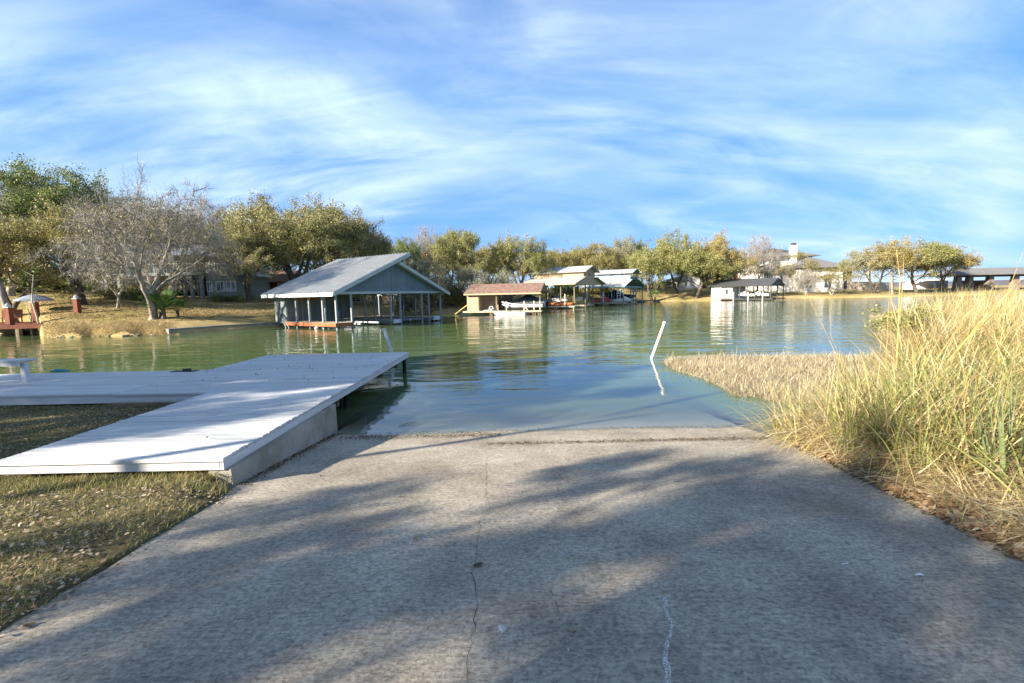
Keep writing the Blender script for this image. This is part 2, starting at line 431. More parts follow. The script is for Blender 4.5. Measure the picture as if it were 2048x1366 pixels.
def lawn_zf(X, Y):
    z = lawn_z(X, Y)
    rim = np.interp(Y, [-60, 0, 2.2, 4.38, 4.62, 9], [-2.62, -2.62, -2.70, -2.85, -3.12, -3.12]) + (vnoise(X * 0, Y, 3.1, 8) - .5) * .06
    return np.where(X > rim, np.minimum(z, ramp_z(np.maximum(Y, -6)) - .06 - (X - rim) * .5), z)
lawn = grid('lawn', xs, ysl, lawn_zf, 'lawn_near')

# right bank
def shore_r(X):
    return np.where(X < 5.0, 5.75, np.minimum(5.75 + (X - 5.0) * 1.12, 46))
def bank_z(X, Y):
    z = .30 + .05 * np.maximum(0, 4.5 - Y) + (vnoise(X, Y, .7, 5) - .5) * .12
    z = np.minimum(z, 1.2)
    rim = np.interp(Y, [-6, 0, 2.7, 3.8, 5.8], [3.15, 3.18, 3.26, 3.42, 3.78])
    d = np.clip((X - rim) / .5, 0, 1)
    zr = ramp_z(np.maximum(Y, -6)) + .012
    z = np.where(Y < 5.9, zr * (1 - d) + np.maximum(z, zr) * d, z)
    k = np.clip((Y - shore_r(X)) / 1.2, 0, 1)
    z = z * (1 - k) - 1.2 * k
    return np.where(X < rim + (vnoise(X * 0, Y, 3.3, 9) - .5) * .08, np.minimum(z, zr - .06 - (rim - X) * .6), z)
bank = grid('river_bank', np.concatenate([np.linspace(3.05, 7, 60)[:-1], np.linspace(7, 20, 30)[:-1], np.linspace(20, 95, 20)]),
            np.concatenate([np.linspace(-60, -2, 15)[:-1], np.linspace(-2, 9, 60)[:-1], np.linspace(9, 50, 30)]), bank_z, 'bank_soil')

# far shore, laid out as distance from the waterline behind each bearing
SH_PX = np.array([-900, -300, 0, 80, 300, 345, 540, 700, 900, 936, 1076, 1180, 1300, 1420, 1600, 1800, 2050, 2500, 3500])
SH_PT = [(-62, 14), (-42, 24)]
def shp(px, py):
    p = WZ(px, py); return (p.x, p.y)
SH_PT += [shp(-60, 668), shp(0, 667), shp(72, 667.5), shp(86, 675), shp(200, 673), shp(300, 671), shp(345, 670), shp(560, 654), shp(640, 636), shp(760, 629), shp(880, 628), shp(940, 626),
          shp(1080, 617), shp(1180, 611), shp(1300, 603.5), shp(1420, 601), shp(1600, 596), shp(1800, 593), (104, 100), (124, 108), (220, 130), (420, 170)]
SH = np.array(SH_PT)
# resample shoreline
seg = np.r_[0, np.cumsum(np.hypot(*np.diff(SH, axis=0).T))]
tt = np.r_[np.linspace(0, seg[2], 10)[:-1], np.linspace(seg[2], seg[-4], 170)[:-1], np.linspace(seg[-4], seg[-1], 20)]
SX, SY = np.interp(tt, seg, SH[:, 0]), np.interp(tt, seg, SH[:, 1])
_w = 1 + (vnoise(tt, tt * 0, .55, 31) - .5) * .030 * np.clip((SX + 36) / 3, 0, 1) * (SX < -24.3) + (vnoise(tt, tt * 0, 1.6, 32) - .5) * .008 * (SX < -24.3) + (vnoise(tt, tt * 0, .3, 33) - .5) * .012 * (SX > 26)
SX, SY = SX * _w, SY * _w
A_PX = [-600, 300, 700, 900, 1100, 1320, 1440, 1520, 1800, 2100]
A_V = [5.6, 3.2, 2.7, 2.8, 3.4, 4.2, 3.0, 1.25, 1.1, 1.2]
def far_h(X, Y):
    """ground height on the far side: depends on the way inland along the line of sight"""
    px = 1024 + FPX * X / np.maximum(Y, 1)
    ang = np.arctan2(X, Y); sa = np.arctan2(SX, SY)
    sd = np.interp(ang, sa, np.hypot(SX, SY))
    s = np.hypot(X, Y) - sd
    A = np.interp(px, A_PX, A_V)
    up = A * (1 - np.exp(-np.maximum(s, 0) / 17.0))
    bankh = .38 * (1 - np.exp(-np.maximum(s, 0) / .5)) * np.interp(px, [1200, 1300], [1, .7])
    z = up + bankh + (vnoise(X, Y, .11, 4) - .5) * .5 * np.clip(s / 8, 0, 1) + (vnoise(X, Y, .9, 6) - .5) * .12
    return np.where(s < 0, np.maximum(-1.3, s * .9 - .05), z), s
so_ = np.array([-1.8, -.6, -.1, .05, .25, .5, .8, 1.3, 2, 3, 4.5, 6, 8, 10, 13, 16, 20, 25, 31, 40, 55, 80, 120, 200, 330])
r = np.hypot(SX, SY)
P = (r[None] + so_[:, None]) / r[None]
FX, FY = SX[None] * P, SY[None] * P
FZ, _ = far_h(FX, FY)
nx = len(SX); i = np.arange(len(so_) - 1)[:, None] * nx + np.arange(nx - 1)[None]
Fc = np.stack([i, i + 1, i + nx + 1, i + nx], -1).reshape(-1, 4)
far = link(mesh_np('far_shore', np.stack([FX, FY, FZ], -1).reshape(-1, 3), Fc, 'lawn_far', True), 'far_shore', None, 'structure')
def fz(x, y):
    return float(far_h(np.array([float(x)]), np.array([float(y)]))[0][0])
def at(px, D, dz=0.0):
    """a spot on the far ground, D metres ahead under photo column px"""
    x = (px - 1024 - 2.0) / FPX * D * .9947
    # undo the small camera roll
    z = fz(x, D)
    return Vector((x, D, z + dz))

# distant hills across the open lake on the right
hx = np.linspace(300, 2600, 60)
hv, hf = [], []
rng = np.random.default_rng(5)
hh = 12 + 9 * vnoise(hx, hx * 0, .004, 3) + 3 * vnoise(hx, hx * 0, .02, 3)
rings = []
for x_, h_ in zip(hx, hh):
    y_ = 2000 - (x_ - 300) * .35
    rings.append([(x_, y_ - 160, -2), (x_, y_ - 90, h_ * .6), (x_, y_, h_), (x_, y_ + 120, -2)])
MB().loft(rings, close=False).build('hills', 'hill', kind='structure', smooth=True)

# ------------------------------------------------------------------ water
m, N, L, out = new_mat('water')
M['water'] = m
geo = N.new('ShaderNodeNewGeometry')
sp = N.new('ShaderNodeSeparateXYZ'); L.new(geo.outputs['Position'], sp.inputs[0])
def mth(op, a, b=None, clamp=False):
    n = N.new('ShaderNodeMath'); n.operation = op; n.use_clamp = clamp
    for i_, v_ in enumerate((a, b)):
        if v_ is None: continue
        if isinstance(v_, (int, float)): n.inputs[i_].default_value = v_
        else: L.new(v_, n.inputs[i_])
    return n.outputs[0]
# depth over the submerged slab; elsewhere the bed lies deep
dep = mth('MULTIPLY', mth('SUBTRACT', sp.outputs[1], YW), SL)
side = mth('MAXIMUM', mth('SUBTRACT', mth('ABSOLUTE', mth('SUBTRACT', sp.outputs[0], .35)), 3.3), 0.0)
dep = mth('MAXIMUM', mth('ADD', dep, mth('MULTIPLY', side, .8)), 0.0)
opq = mth('SUBTRACT', 1.0, mth('POWER', 2.718, mth('MULTIPLY', dep, -5.2)), True)
def wv(scale, sx, sy, detail, rot=0):
    t_ = N.new('ShaderNodeTexCoord'); mp = N.new('ShaderNodeMapping'); mp.inputs['Scale'].default_value = (sx, sy, 1); mp.inputs['Rotation'].default_value = (0, 0, rad(rot))
    L.new(t_.outputs['Object'], mp.inputs[0]); n = N.new('ShaderNodeTexNoise'); n.inputs['Scale'].default_value = scale; n.inputs['Detail'].default_value = detail
    n.inputs['Distortion'].default_value = .4
    L.new(mp.outputs[0], n.inputs[0]); return n.outputs[0]
w1 = wv(1.0, .35, 1.0, 2, 8); w2 = wv(3.4, .5, 1.0, 3, -14); w3 = wv(.16, 1, 1, 2)
amp = N.new('ShaderNodeMapRange'); amp.inputs[1].default_value = 7; amp.inputs[2].default_value = 24; amp.inputs[3].default_value = .22; amp.inputs[4].default_value = 1.0
L.new(sp.outputs[1], amp.inputs[0])
patch = N.new('ShaderNodeMapRange'); patch.inputs[1].default_value = .35; patch.inputs[2].default_value = .65; patch.inputs[3].default_value = .5; patch.inputs[4].default_value = 1.2
L.new(w3, patch.inputs[0])
hsum = mth('ADD', mth('MULTIPLY', w1, .055), mth('MULTIPLY', w2, .016))
hsum = mth('MULTIPLY', hsum, mth('MULTIPLY', amp.outputs[0], patch.outputs[0]))
bp = N.new('ShaderNodeBump'); bp.inputs['Distance'].default_value = 1.0; bp.inputs['Strength'].default_value = 1.0; L.new(hsum, bp.inputs['Height'])
gl = N.new('ShaderNodeBsdfGlossy'); gl.inputs['Roughness'].default_value = .03; gl.inputs['Color'].default_value = (.95, .97, 1, 1); L.new(bp.outputs[0], gl.inputs['Normal'])
tr = N.new('ShaderNodeBsdfTransparent'); tr.inputs[0].default_value = (.84, .91, .89, 1)
df = N.new('ShaderNodeBsdfDiffuse'); L.new(bp.outputs[0], df.inputs['Normal'])
dcol = ramp_node(N, [(.16, .17, .12), (.12, .16, .11), (.085, .135, .05)], .0, 1.0)
L.new(opq, dcol.inputs[0]); L.new(dcol.outputs[0], df.inputs[0])
mb = N.new('ShaderNodeMixShader'); L.new(opq, mb.inputs[0]); L.new(tr.outputs[0], mb.inputs[1]); L.new(df.outputs[0], mb.inputs[2])
fr = N.new('ShaderNodeFresnel'); fr.inputs[0].default_value = 1.37; L.new(bp.outputs[0], fr.inputs[1])
# from below, light crosses the surface refracted: no total reflection for it
bk = mth('MULTIPLY', geo.outputs['Backfacing'], .12); ff = mth('ADD', mth('MULTIPLY', fr.outputs[0], mth('SUBTRACT', 1.0, geo.outputs['Backfacing'])), bk)
mw = N.new('ShaderNodeMixShader'); L.new(ff, mw.inputs[0]); L.new(mb.outputs[0], mw.inputs[1]); L.new(gl.outputs[0], mw.inputs[2])
L.new(mw.outputs[0], out.inputs[0])
MB().add([(-3000, 3.0, 0), (3000, 3.0, 0), (3000, 5000, 0), (-3000, 5000, 0)], [(0, 1, 2, 3)]).build('water', 'water', kind='structure')

# ------------------------------------------------------------------ boat ramp
m, N, L, out = new_mat('ramp_concrete')
M['ramp_concrete'] = m
b = N.new('ShaderNodeBsdfPrincipled'); b.inputs['Roughness'].default_value = .9; b.inputs['Specular IOR Level'].default_value = .2; L.new(b.outputs[0], out.inputs[0])
t_ = N.new('ShaderNodeTexCoord')
def rn(scale, detail=6, rough=.6, sx=1, sy=1):
    mp = N.new('ShaderNodeMapping'); mp.inputs['Scale'].default_value = (sx, sy, 1); L.new(t_.outputs['Object'], mp.inputs[0])
    n = N.new('ShaderNodeTexNoise'); n.inputs['Scale'].default_value = scale; n.inputs['Detail'].default_value = detail; n.inputs['Roughness'].default_value = rough
    L.new(mp.outputs[0], n.inputs[0]); return n.outputs[0]
base = ramp_node(N, [(.32, .285, .235), (.45, .405, .34), (.56, .51, .435)], .3, .7); L.new(rn(.9, 8, .65), base.inputs[0])
agg = N.new('ShaderNodeTexVoronoi'); agg.inputs['Scale'].default_value = 60; L.new(t_.outputs['Object'], agg.inputs[0])
aggr = ramp_node(N, [(.66, .66, .67), (.98, .97, .95), (1.25, 1.22, 1.17)], .0, 1.0); L.new(agg.outputs['Color'], aggr.inputs[0])
m1 = N.new('ShaderNodeMix'); m1.data_type = 'RGBA'; m1.blend_type = 'MULTIPLY'; m1.inputs[0].default_value = .85
L.new(base.outputs[0], m1.inputs[6]); L.new(aggr.outputs[0], m1.inputs[7])
pit = rn(42, 7, .78, .6, 1.0)
pr = N.new('ShaderNodeMapRange'); pr.inputs[1].default_value = .38; pr.inputs[2].default_value = .56; pr.inputs[3].default_value = .52; pr.inputs[4].default_value = 1.0; L.new(pit, pr.inputs[0])
m2 = N.new('ShaderNodeMix'); m2.data_type = 'RGBA'; m2.blend_type = 'MULTIPLY'; m2.inputs[0].default_value = 1.0
L.new(m1.outputs[2], m2.inputs[6]); L.new(pr.outputs[0], m2.inputs[7])
st1 = rn(.75, 9, .7); sr = N.new('ShaderNodeMapRange'); sr.inputs[1].default_value = .42; sr.inputs[2].default_value = .68; sr.inputs[3].default_value = 1.08; sr.inputs[4].default_value = .68; L.new(st1, sr.inputs[0])
br_ = rn(9, 3, .6, .12, 9.0); bm_ = N.new('ShaderNodeMapRange'); bm_.inputs[1].default_value = .3; bm_.inputs[2].default_value = .7; bm_.inputs[3].default_value = .86; bm_.inputs[4].default_value = 1.08; L.new(br_, bm_.inputs[0])
mm_ = N.new('ShaderNodeMath'); mm_.operation = 'MULTIPLY'; L.new(sr.outputs[0], mm_.inputs[0]); L.new(bm_.outputs[0], mm_.inputs[1])
m2b = N.new('ShaderNodeMix'); m2b.data_type = 'RGBA'; m2b.blend_type = 'MULTIPLY'; m2b.inputs[0].default_value = 1.0
L.new(m2.outputs[2], m2b.inputs[6]); L.new(mm_.outputs[0], m2b.inputs[7]); m2 = m2b
# dirt film by the waterline, wet darkening below it
spz = N.new('ShaderNodeSeparateXYZ'); L.new(t_.outputs['Object'], spz.inputs[0])
nn = rn(1.6, 6, .6)
yy = N.new('ShaderNodeMath'); yy.operation = 'MULTIPLY_ADD'; yy.inputs[1].default_value = 1.1; L.new(nn, yy.inputs[0]); L.new(spz.outputs[1], yy.inputs[2])
wet = N.new('ShaderNodeMapRange'); wet.inputs[1].default_value = 7.45; wet.inputs[2].default_value = 7.80; L.new(yy.outputs[0], wet.inputs[0])
m3 = N.new('ShaderNodeMix'); m3.data_type = 'RGBA'; m3.inputs[7].default_value = (.36, .31, .245, 1)
wf = N.new('ShaderNodeMath'); wf.operation = 'MULTIPLY'; wf.inputs[1].default_value = .75; L.new(wet.outputs[0], wf.inputs[0])
L.new(wf.outputs[0], m3.inputs[0]); L.new(m2.outputs[2], m3.inputs[6])
silt = N.new('ShaderNodeMapRange'); silt.inputs[1].default_value = 7.9; silt.inputs[2].default_value = 9.6; silt.inputs[4].default_value = .9; L.new(yy.outputs[0], silt.inputs[0])
m4 = N.new('ShaderNodeMix'); m4.data_type = 'RGBA'; m4.inputs[7].default_value = (.11, .115, .065, 1)
L.new(silt.outputs[0], m4.inputs[0]); L.new(m3.outputs[2], m4.inputs[6]); L.new(m4.outputs[2], b.inputs['Base Color'])
hs_ = N.new('ShaderNodeMath'); hs_.operation = 'ADD'; L.new(pit, hs_.inputs[0])
hv_ = N.new('ShaderNodeMath'); hv_.operation = 'MULTIPLY'; hv_.inputs[1].default_value = .5; L.new(rn(140, 3), hv_.inputs[0]); L.new(hv_.outputs[0], hs_.inputs[1])
bp = N.new('ShaderNodeBump'); bp.inputs['Distance'].default_value = .006; L.new(hs_.outputs[0], bp.inputs['Height']); L.new(bp.outputs[0], b.inputs['Normal'])

def edge_l(y): return np.interp(y, [-9, 0, 2.2, 4.4, 4.55, 16], [-2.6, -2.62, -2.70, -2.86, -2.97, -2.97])
def edge_r(y): return np.interp(y, [-9, 0, 2.7, 3.8, 5.76, 6.93, 16], [3.15, 3.18, 3.28, 3.44, 3.75, 3.66, 3.66])
def slab(y0, y1, name, dz=0.0, ext=.0):
    ys_ = np.linspace(y0, y1, max(3, int((y1 - y0) / .25)))
    mb_ = MB(); top = []; n_ = 44
    for y in ys_:
        a_, b_ = edge_l(y) - .0, edge_r(y) + ext
        zz = (SL * (YW - max(y, -2.0)) + (0.12 * (-2.0 - y) * .3 if y < -2 else 0)) + dz
        wob = lambda x: float((vnoise(np.array([x]), np.array([y]), .9, 41)[0] - .5) * .016 + (vnoise(np.array([x]), np.array([y]), 3.0, 42)[0] - .5) * .006) * min(1, max(0, (y - 5.5) / 1.2))
        top.append([(a_ + (b_ - a_) * j / (n_ - 1) + .02 * math.sin(y * 7 + j) * (j in (0, n_ - 1)), y, zz + wob(a_ + (b_ - a_) * j / (n_ - 1))) for j in range(n_)])
    rings_ = []
    for r_ in top:
        rings_.append(list(r_) + [(r_[-1][0], r_[-1][1], r_[-1][2] - .14), (r_[0][0], r_[0][1], r_[0][2] - .14)])
    mb_.loft(rings_)
    return mb_.build(name, 'ramp_concrete', kind='structure')
ramp = slab(-9, 6.212, 'boat_ramp')
ramp2 = slab(6.215, 13.5, 'boat_ramp', -.004)
# debris collected at the joint and at the waterline, cracks, lime streak
M['debris'] = leafm('debris', [(.03, .022, .012), (.09, .065, .03), (.17, .13, .07)], 0, .9)
M['algae'] = leafm('algae', [(.03, .035, .010), (.08, .08, .02), (.14, .12, .05)], 0, .8)
M['crack'] = mk('crack', [(.03, .028, .025), (.07, .06, .05)], 30, .95)
m, N, L, out = new_mat('lime'); M['lime'] = m
b = N.new('ShaderNodeBsdfPrincipled'); b.inputs['Roughness'].default_value = .9; b.inputs['Base Color'].default_value = (.60, .61, .60, 1)
tq = N.new('ShaderNodeTexCoord'); nq = N.new('ShaderNodeTexNoise'); nq.inputs['Scale'].default_value = 120; nq.inputs['Detail'].default_value = 4; L.new(tq.outputs['Object'], nq.inputs[0])
mq = N.new('ShaderNodeMapRange'); mq.inputs[1].default_value = .42; mq.inputs[2].default_value = .56; L.new(nq.outputs[0], mq.inputs[0])
tt_ = N.new('ShaderNodeBsdfTransparent'); xq = N.new('ShaderNodeMixShader'); L.new(mq.outputs[0], xq.inputs[0]); L.new(tt_.outputs[0], xq.inputs[1]); L.new(b.outputs[0], xq.inputs[2]); L.new(xq.outputs[0], out.inputs[0])
rng = np.random.default_rng(11)
def bits(name, n, xf, yf, zf, size, mat, lift=.004, tilt=.5, parent=None):
    x, y = xf(n), yf(n)
    if callable(zf): z = zf(x, y)
    else: z = np.full(n, zf)
    a = rng.uniform(0, 2 * PI, n); L_ = rng.uniform(.5, 1.2, n) * size; W_ = L_ * rng.uniform(.25, .6, n)
    t1, t2 = rng.normal(0, tilt, n), rng.normal(0, tilt, n)
    ca, sa = np.cos(a), np.sin(a)
    ux = np.stack([ca, sa, t1 * .6], -1) * L_[:, None] / 2; uy = np.stack([-sa, ca, t2 * .6], -1) * W_[:, None] / 2
    c = np.stack([x, y, z + lift + np.abs(t1) * L_ * .25 + np.abs(t2) * W_ * .25], -1)
    # leaf: six points, pointed ends, slight fold
    nrm = np.array([0, 0, 1.0])
    pts = [c - ux, c - ux * .35 - uy + nrm * W_[:, None] * .18, c + ux * .35 - uy * .9 + nrm * W_[:, None] * .2, c + ux, c + ux * .35 + uy * .9 + nrm * W_[:, None] * .1, c - ux * .35 + uy]
    return quads(name, np.stack(pts, 1), mat, parent, 'stuff')
rz_ = lambda x, y: SL * (YW - y)
n = 2600
def jx(a, b_, e=1): return lambda n: a + (b_ - a) * rng.beta(1.1, e, n)
bits('debris', 1500, jx(-.4, 3.6), lambda n: rng.normal(6.24, .05, n), rz_, .028, 'debris', lift=.012)
d2 = bits('debris', 1100, jx(-2.7, -.2), lambda n: rng.normal(6.85, .08, n), rz_, .028, 'debris', lift=.012)
d3 = bits('water_weed', 1700, jx(-2.6, 3.5), lambda n: rng.normal(7.12, .075, n), rz_, .022, 'algae', lift=.012)
bits('debris', 900, lambda n: -2.93 + np.abs(rng.normal(0, .07, n)), lambda n: rng.uniform(4.6, 7.2, n), rz_, .03, 'debris')
def jag(name, pts, w, mat, seed=0, wj=.5, parent=None):
    r__ = random.Random(seed); P_ = []
    for (x0, y0), (x1, y1) in zip(pts[:-1], pts[1:]):
        k = max(2, int(math.hypot(x1 - x0, y1 - y0) / .045))
        for j in range(k):
            t = j / k; P_.append((x0 + (x1 - x0) * t + r__.uniform(-.011, .011), y0 + (y1 - y0) * t))
    vs, fs = [], []
    for (x, y) in P_:
        ww = w * (1 + r__.uniform(-wj, wj)); z = SL * (YW - y) + .003
        vs += [(x - ww / 2, y, z), (x + ww / 2 + r__.uniform(0, .3) * w, y, z)]
    for j in range(len(P_) - 1):
        if r__.random() > .04: fs.append((2 * j, 2 * j + 1, 2 * j + 3, 2 * j + 2))
    return MB().add(vs, fs).build(name, mat, parent)
def RP(px, py):
    d = ray(px, py); t = (SL * YW - EYE) / (d[2] + SL * d[1]); return (d[0] * t, d[1] * t)
jag('crack', [RP(*p) for p in ((973, 925), (972, 985), (978, 1015), (962, 1040), (955, 1085), (947, 1130), (944, 1155), (955, 1200), (950, 1240), (940, 1300), (930, 1362), (925, 1400))], .0022, 'crack', 3, .9, ramp)
jag('crack', [RP(*p) for p in ((1110, 950), (1118, 985), (1126, 1010))], .002, 'crack', 4, .6, ramp)
jag('crack', [RP(*p) for p in ((1100, 1180), (1112, 1215), (1118, 1240))], .003, 'crack', 5, .6, ramp)
jag('lime_streak', [RP(*p) for p in ((1326, 1196), (1334, 1225), (1345, 1245), (1338, 1270), (1330, 1300), (1332, 1340), (1331, 1372), (1338, 1420))], .020, 'lime', 6, .35, ramp)
for px, py, s_ in ((1092, 922, .035), (1060, 944, .04), (1080, 950, .02), (878, 1020, .03), (1084, 1022, .035), (1110, 1016, .05), (1123, 1108, .045), (1396, 1118, .05), (955, 1205, .04), (1240, 940, .02), (1003, 1258, .05), (780, 1122, .015), (1135, 1300, .02), (1480, 1040, .02)):
    x, y = RP(px, py); a_ = rng.uniform(0, 6, 9)
    pts = [(x + math.cos(k * .698) * s_ * rng.uniform(.2, .55), y + math.sin(k * .698) * s_ * rng.uniform(.3, .9), SL * (YW - y) + .0035) for k in range(9)]
    pts = [(q[0], q[1], SL * (YW - q[1]) + .0035) for q in pts]
    MB().add(pts, [tuple(range(9))]).build('bird_dropping', 'lime', ramp)
# things lying on the slab
def single_leaf(px, py, s_, mat, label, name='fallen_leaf', cat='leaf', rot=0, grp='single leaves on the ramp'):
    x, y = RP(px, py); z = SL * (YW - y)
    mb_ = MB(); n_ = 7; top, bot = [], []
    for j in range(n_):
        t = j / (n_ - 1); w = math.sin(PI * min(max(t, .02), .98)) ** .8 * s_ * .28 + .001
        zz = .006 + .5 * s_ * (t - .5) ** 2
        top.append((s_ * (t - .5), -w, zz + w * .3)); bot.append((s_ * (t - .5), w, zz + w * .25))
    mid = [(s_ * (j / (n_ - 1) - .5), 0, .004 + .5 * s_ * (j / (n_ - 1) - .5) ** 2) for j in range(n_)]
    rings_ = [[top[j], mid[j], bot[j], (mid[j][0], 0, mid[j][2] + .0012)] for j in range(n_)]
    o = mb_.loft(rings_).build(name, mat, None); o.location = (x, y, z); o.rotation_euler = (-.1 * math.cos(rot), -.1 * math.sin(rot), rot)
    return tag(o, label, cat, grp)
M['leaf_dark'] = mk('leaf_dark', [(.05, .035, .02), (.12, .08, .04)], 30, .7)
M['leaf_tan'] = mk('leaf_tan', [(.28, .20, .10), (.42, .32, .18)], 30, .7)
single_leaf(957, 1132, .07, 'leaf_dark', 'dark curled leaf lying on the long crack in the ramp', rot=.4)
single_leaf(832, 1078, .06, 'leaf_tan', 'yellowish leaf on the shaded ramp left of the long crack', rot=1.2)
single_leaf(800, 995, .035, 'leaf_dark', 'small dark leaf on the sunlit ramp right of the dock shadow', rot=.2)
single_leaf(642, 953, .04, 'leaf_dark', 'small dark leaf on the upper left of the ramp near the shadow edge', rot=2)
single_leaf(1145, 1262, .04, 'leaf_tan', 'small tan leaf low in the middle of the ramp', rot=.9)
single_leaf(60, 1252, .05, 'leaf_dark', 'dark leaf by the lawn edge in the lower left corner', rot=.5)
single_leaf(543, 936, .07, 'leaf_dark', 'brown leaf in the shade at the foot of the dock wall', rot=.1)
x, y = RP(1690, 1130)
o = MB().tube([(-.025, -.004, .006), (.018, .004, .006), (.02, .0045, .006)], [.003, .003, .008], 8).build('golf_tee', 'pvc'); o.location = (x, y, SL * (YW - y) + .003)
tag(o, 'tiny white plastic tee lying on the right part of the ramp', 'tee')
x, y = RP(1838, 1152)
o = MB().add([(-.03, 0, .004), (-.01, -.012, .012), (.02, -.01, .009), (.035, .004, .004), (.015, .012, .010), (-.01, .010, .006)], [(0, 1, 2, 3, 4, 5)]).build('paper_scrap', 'pvc'); o.location = (x, y, SL * (YW - y) + .002)
tag(o, 'small white scrap of paper on the ramp near the right edge', 'litter')
# twig in shallow water
x, y = WZ(815, 850)[:2]
tw = MB().tube([(x - .12, y - .1, .012), (x - .02, y + .02, .02), (x + .12, y + .2, .012)], [.006, .005, .002], 5).tube([(x, y + .03, .02), (x + .12, y + .06, .03)], [.003, .001], 4).tube([(x + .05, y + .1, .015), (x + .16, y + .12, .02)], [.003, .001], 4).build('twig', 'bark_dark')
tag(tw, 'thin bare twig lying in the shallow water beside the dock', 'twig')

# ------------------------------------------------------------------ white dock
dock = thing('dock', 'white painted L-shaped board dock on a concrete wall', 'dock', (0, 0, 0))
ZD = .57; BT = .035
def plank(x0, x1, y0, y1, sag=0.0):
    w = y1 - y0; mb_ = MB(); e = .004
    mb_.v = []; rings_ = []
    for x in (x0, x1):
        rings_.append([(x, y0, ZD - BT), (x, y1, ZD - BT), (x, y1, ZD - e), (x, y1 - e, ZD), (x, y0 + e, ZD), (x, y0, ZD - e)])
    mb_.loft(rings_)
    return mb_
rnd = random.Random(2)
bw, gap = .1365, .0085
ylist = []
y = 4.55
while y < 13.2:
    ylist.append(y); y += bw + gap * rnd.uniform(.9, 2.3)
for k, y in enumerate(ylist):
    xr = -3.02 + (rnd.uniform(-.012, .010)); 
    if k == 0: xr = -3.005
    xl = -5.42 if y < 7.95 else -7.16 + rnd.uniform(-.006, .006)
    o = plank(xl, xr, y, y + bw).build('plank', 'white_paint', dock)
    o.location = (0, 0, rnd.uniform(-.003, .003)); o.rotation_euler = (0, 0, 0)
y = 8.03
for k in range(18):
    o = plank(-14.5, -7.175, y, y + bw).build('plank', 'white_paint', dock); o.location.z = rnd.uniform(-.003, .002); y += bw + gap
FB = .44; ft = .038
def board(a, b_, name='fascia_board', mat='fascia_paint'):
    return MB().box(a, b_).build(name, mat, dock)
zt = ZD - BT - .006
board((-5.40, 4.575, FB), (-4.372, 4.575 + ft, zt)); board((-4.368, 4.573, FB), (-3.064, 4.573 + ft, zt))
board((-3.06, 4.576, FB - .002), (-3.022, 7.02, zt)); board((-3.061, 7.024, FB), (-3.023, 10.1, zt)); board((-3.06, 10.104, FB), (-3.022, 13.14, zt))
board((-5.415, 4.62, FB), (-5.415 + ft, 8.04, zt))
board((-14.5, 8.045, .395), (-9.1, 8.045 + ft, zt)); board((-9.096, 8.047, .395), (-5.42, 8.047 + ft, zt))
board((-7.15, 10.66, FB), (-7.112, 13.14, zt)); board((-7.15, 13.145, FB), (-3.022, 13.18, zt))
board((-14.5, 10.60, FB), (-7.16, 10.635, zt))
for x_ in (-3.6, -4.2, -4.8):
    MB().box((x_, 4.63, FB), (x_ + .04, 13.13, zt)).build('joist', 'old_wood', dock)
for y_ in (7.8, 9.2, 10.6, 12.0):
    MB().box((-7.1, y_, .30), (-3.07, y_ + .08, FB - .004)).build('cross_beam', 'old_wood', dock)
# concrete wall with uneven face
wall = MB(); ys_ = np.linspace(4.60, 7.46, 24)
rings_ = []
for y in ys_:
    rings_.append([(-2.96 + .006 * math.sin(y * 5), y, -.55), (-2.955 + .008 * math.sin(y * 3 + 1), y, .12), (-2.965 + .005 * math.sin(y * 9), y, FB - .004), (-3.20, y, FB - .004), (-3.20, y, -.55)])
wall.loft(rings_)
wall.build('wall', 'wall_concrete', dock)
MB().box((-7.3, 7.26, -1.2), (-3.205, 7.46, FB - .15)).build('wall', 'wall_concrete', dock)
MB().tube([(-3.13, 12.98, -1.4), (-3.115, 12.98, FB + .03)], .055, 12).build('pile', 'dark_pile', dock)
MB().tube([(-3.35, 8.95, -1.0), (-3.35, 8.95, .32)], .05, 12).build('pile', 'dark_pile', dock)
for x_, y_ in ((-5, 12.9), (-6.9, 12.9), (-7.0, 10.7), (-5, 9.0)):
    MB().tube([(x_, y_, -1.4), (x_, y_, FB - .01)], .055, 10).build('pile', 'dark_pile', dock)
# fasteners
# screws are only dots of rust
# hinge-like dark plate at the inner corner and small bits on the dock
x, y, _ = WZ(378, 741, ZD)
cl_ = thing('dock_cleat', 'flat dark metal cleat plate at the outer corner of the dock', 'cleat', (x, y - .1, ZD))
MB().box((-.30, -.10, 0), (.26, .10, .012)).build('plate', 'dark_post', cl_)
MB().box((-.05, -.04, .013), (.10, .04, .06)).build('horn', 'dark_post', cl_)
x, y, _ = WZ(127, 744, ZD)
tr_ = MB().tube([(-.22, 0, .03), (-.1, .03, .045), (.1, .02, .04), (.24, .0, .03)], [.02, .04, .035, .012], 8).build('rope_bundle', mk('turq', [(.02, .22, .27), (.05, .32, .36)], 20, .7)); tr_.location = (x, y - .08, ZD)
tag(tr_, 'small turquoise bundle of rope on the far edge of the left dock', 'rope')
# small leaves and grit on the dock
n = 230
bits('leaf_litter', n, lambda n: rng.uniform(-7, -3.1, n), lambda n: 13.1 - 8.4 * rng.beta(.9, 2.4, n), lambda x, y: np.where((x < -5.4) & (y < 8.1), .34, ZD + .002), .045, 'debris')
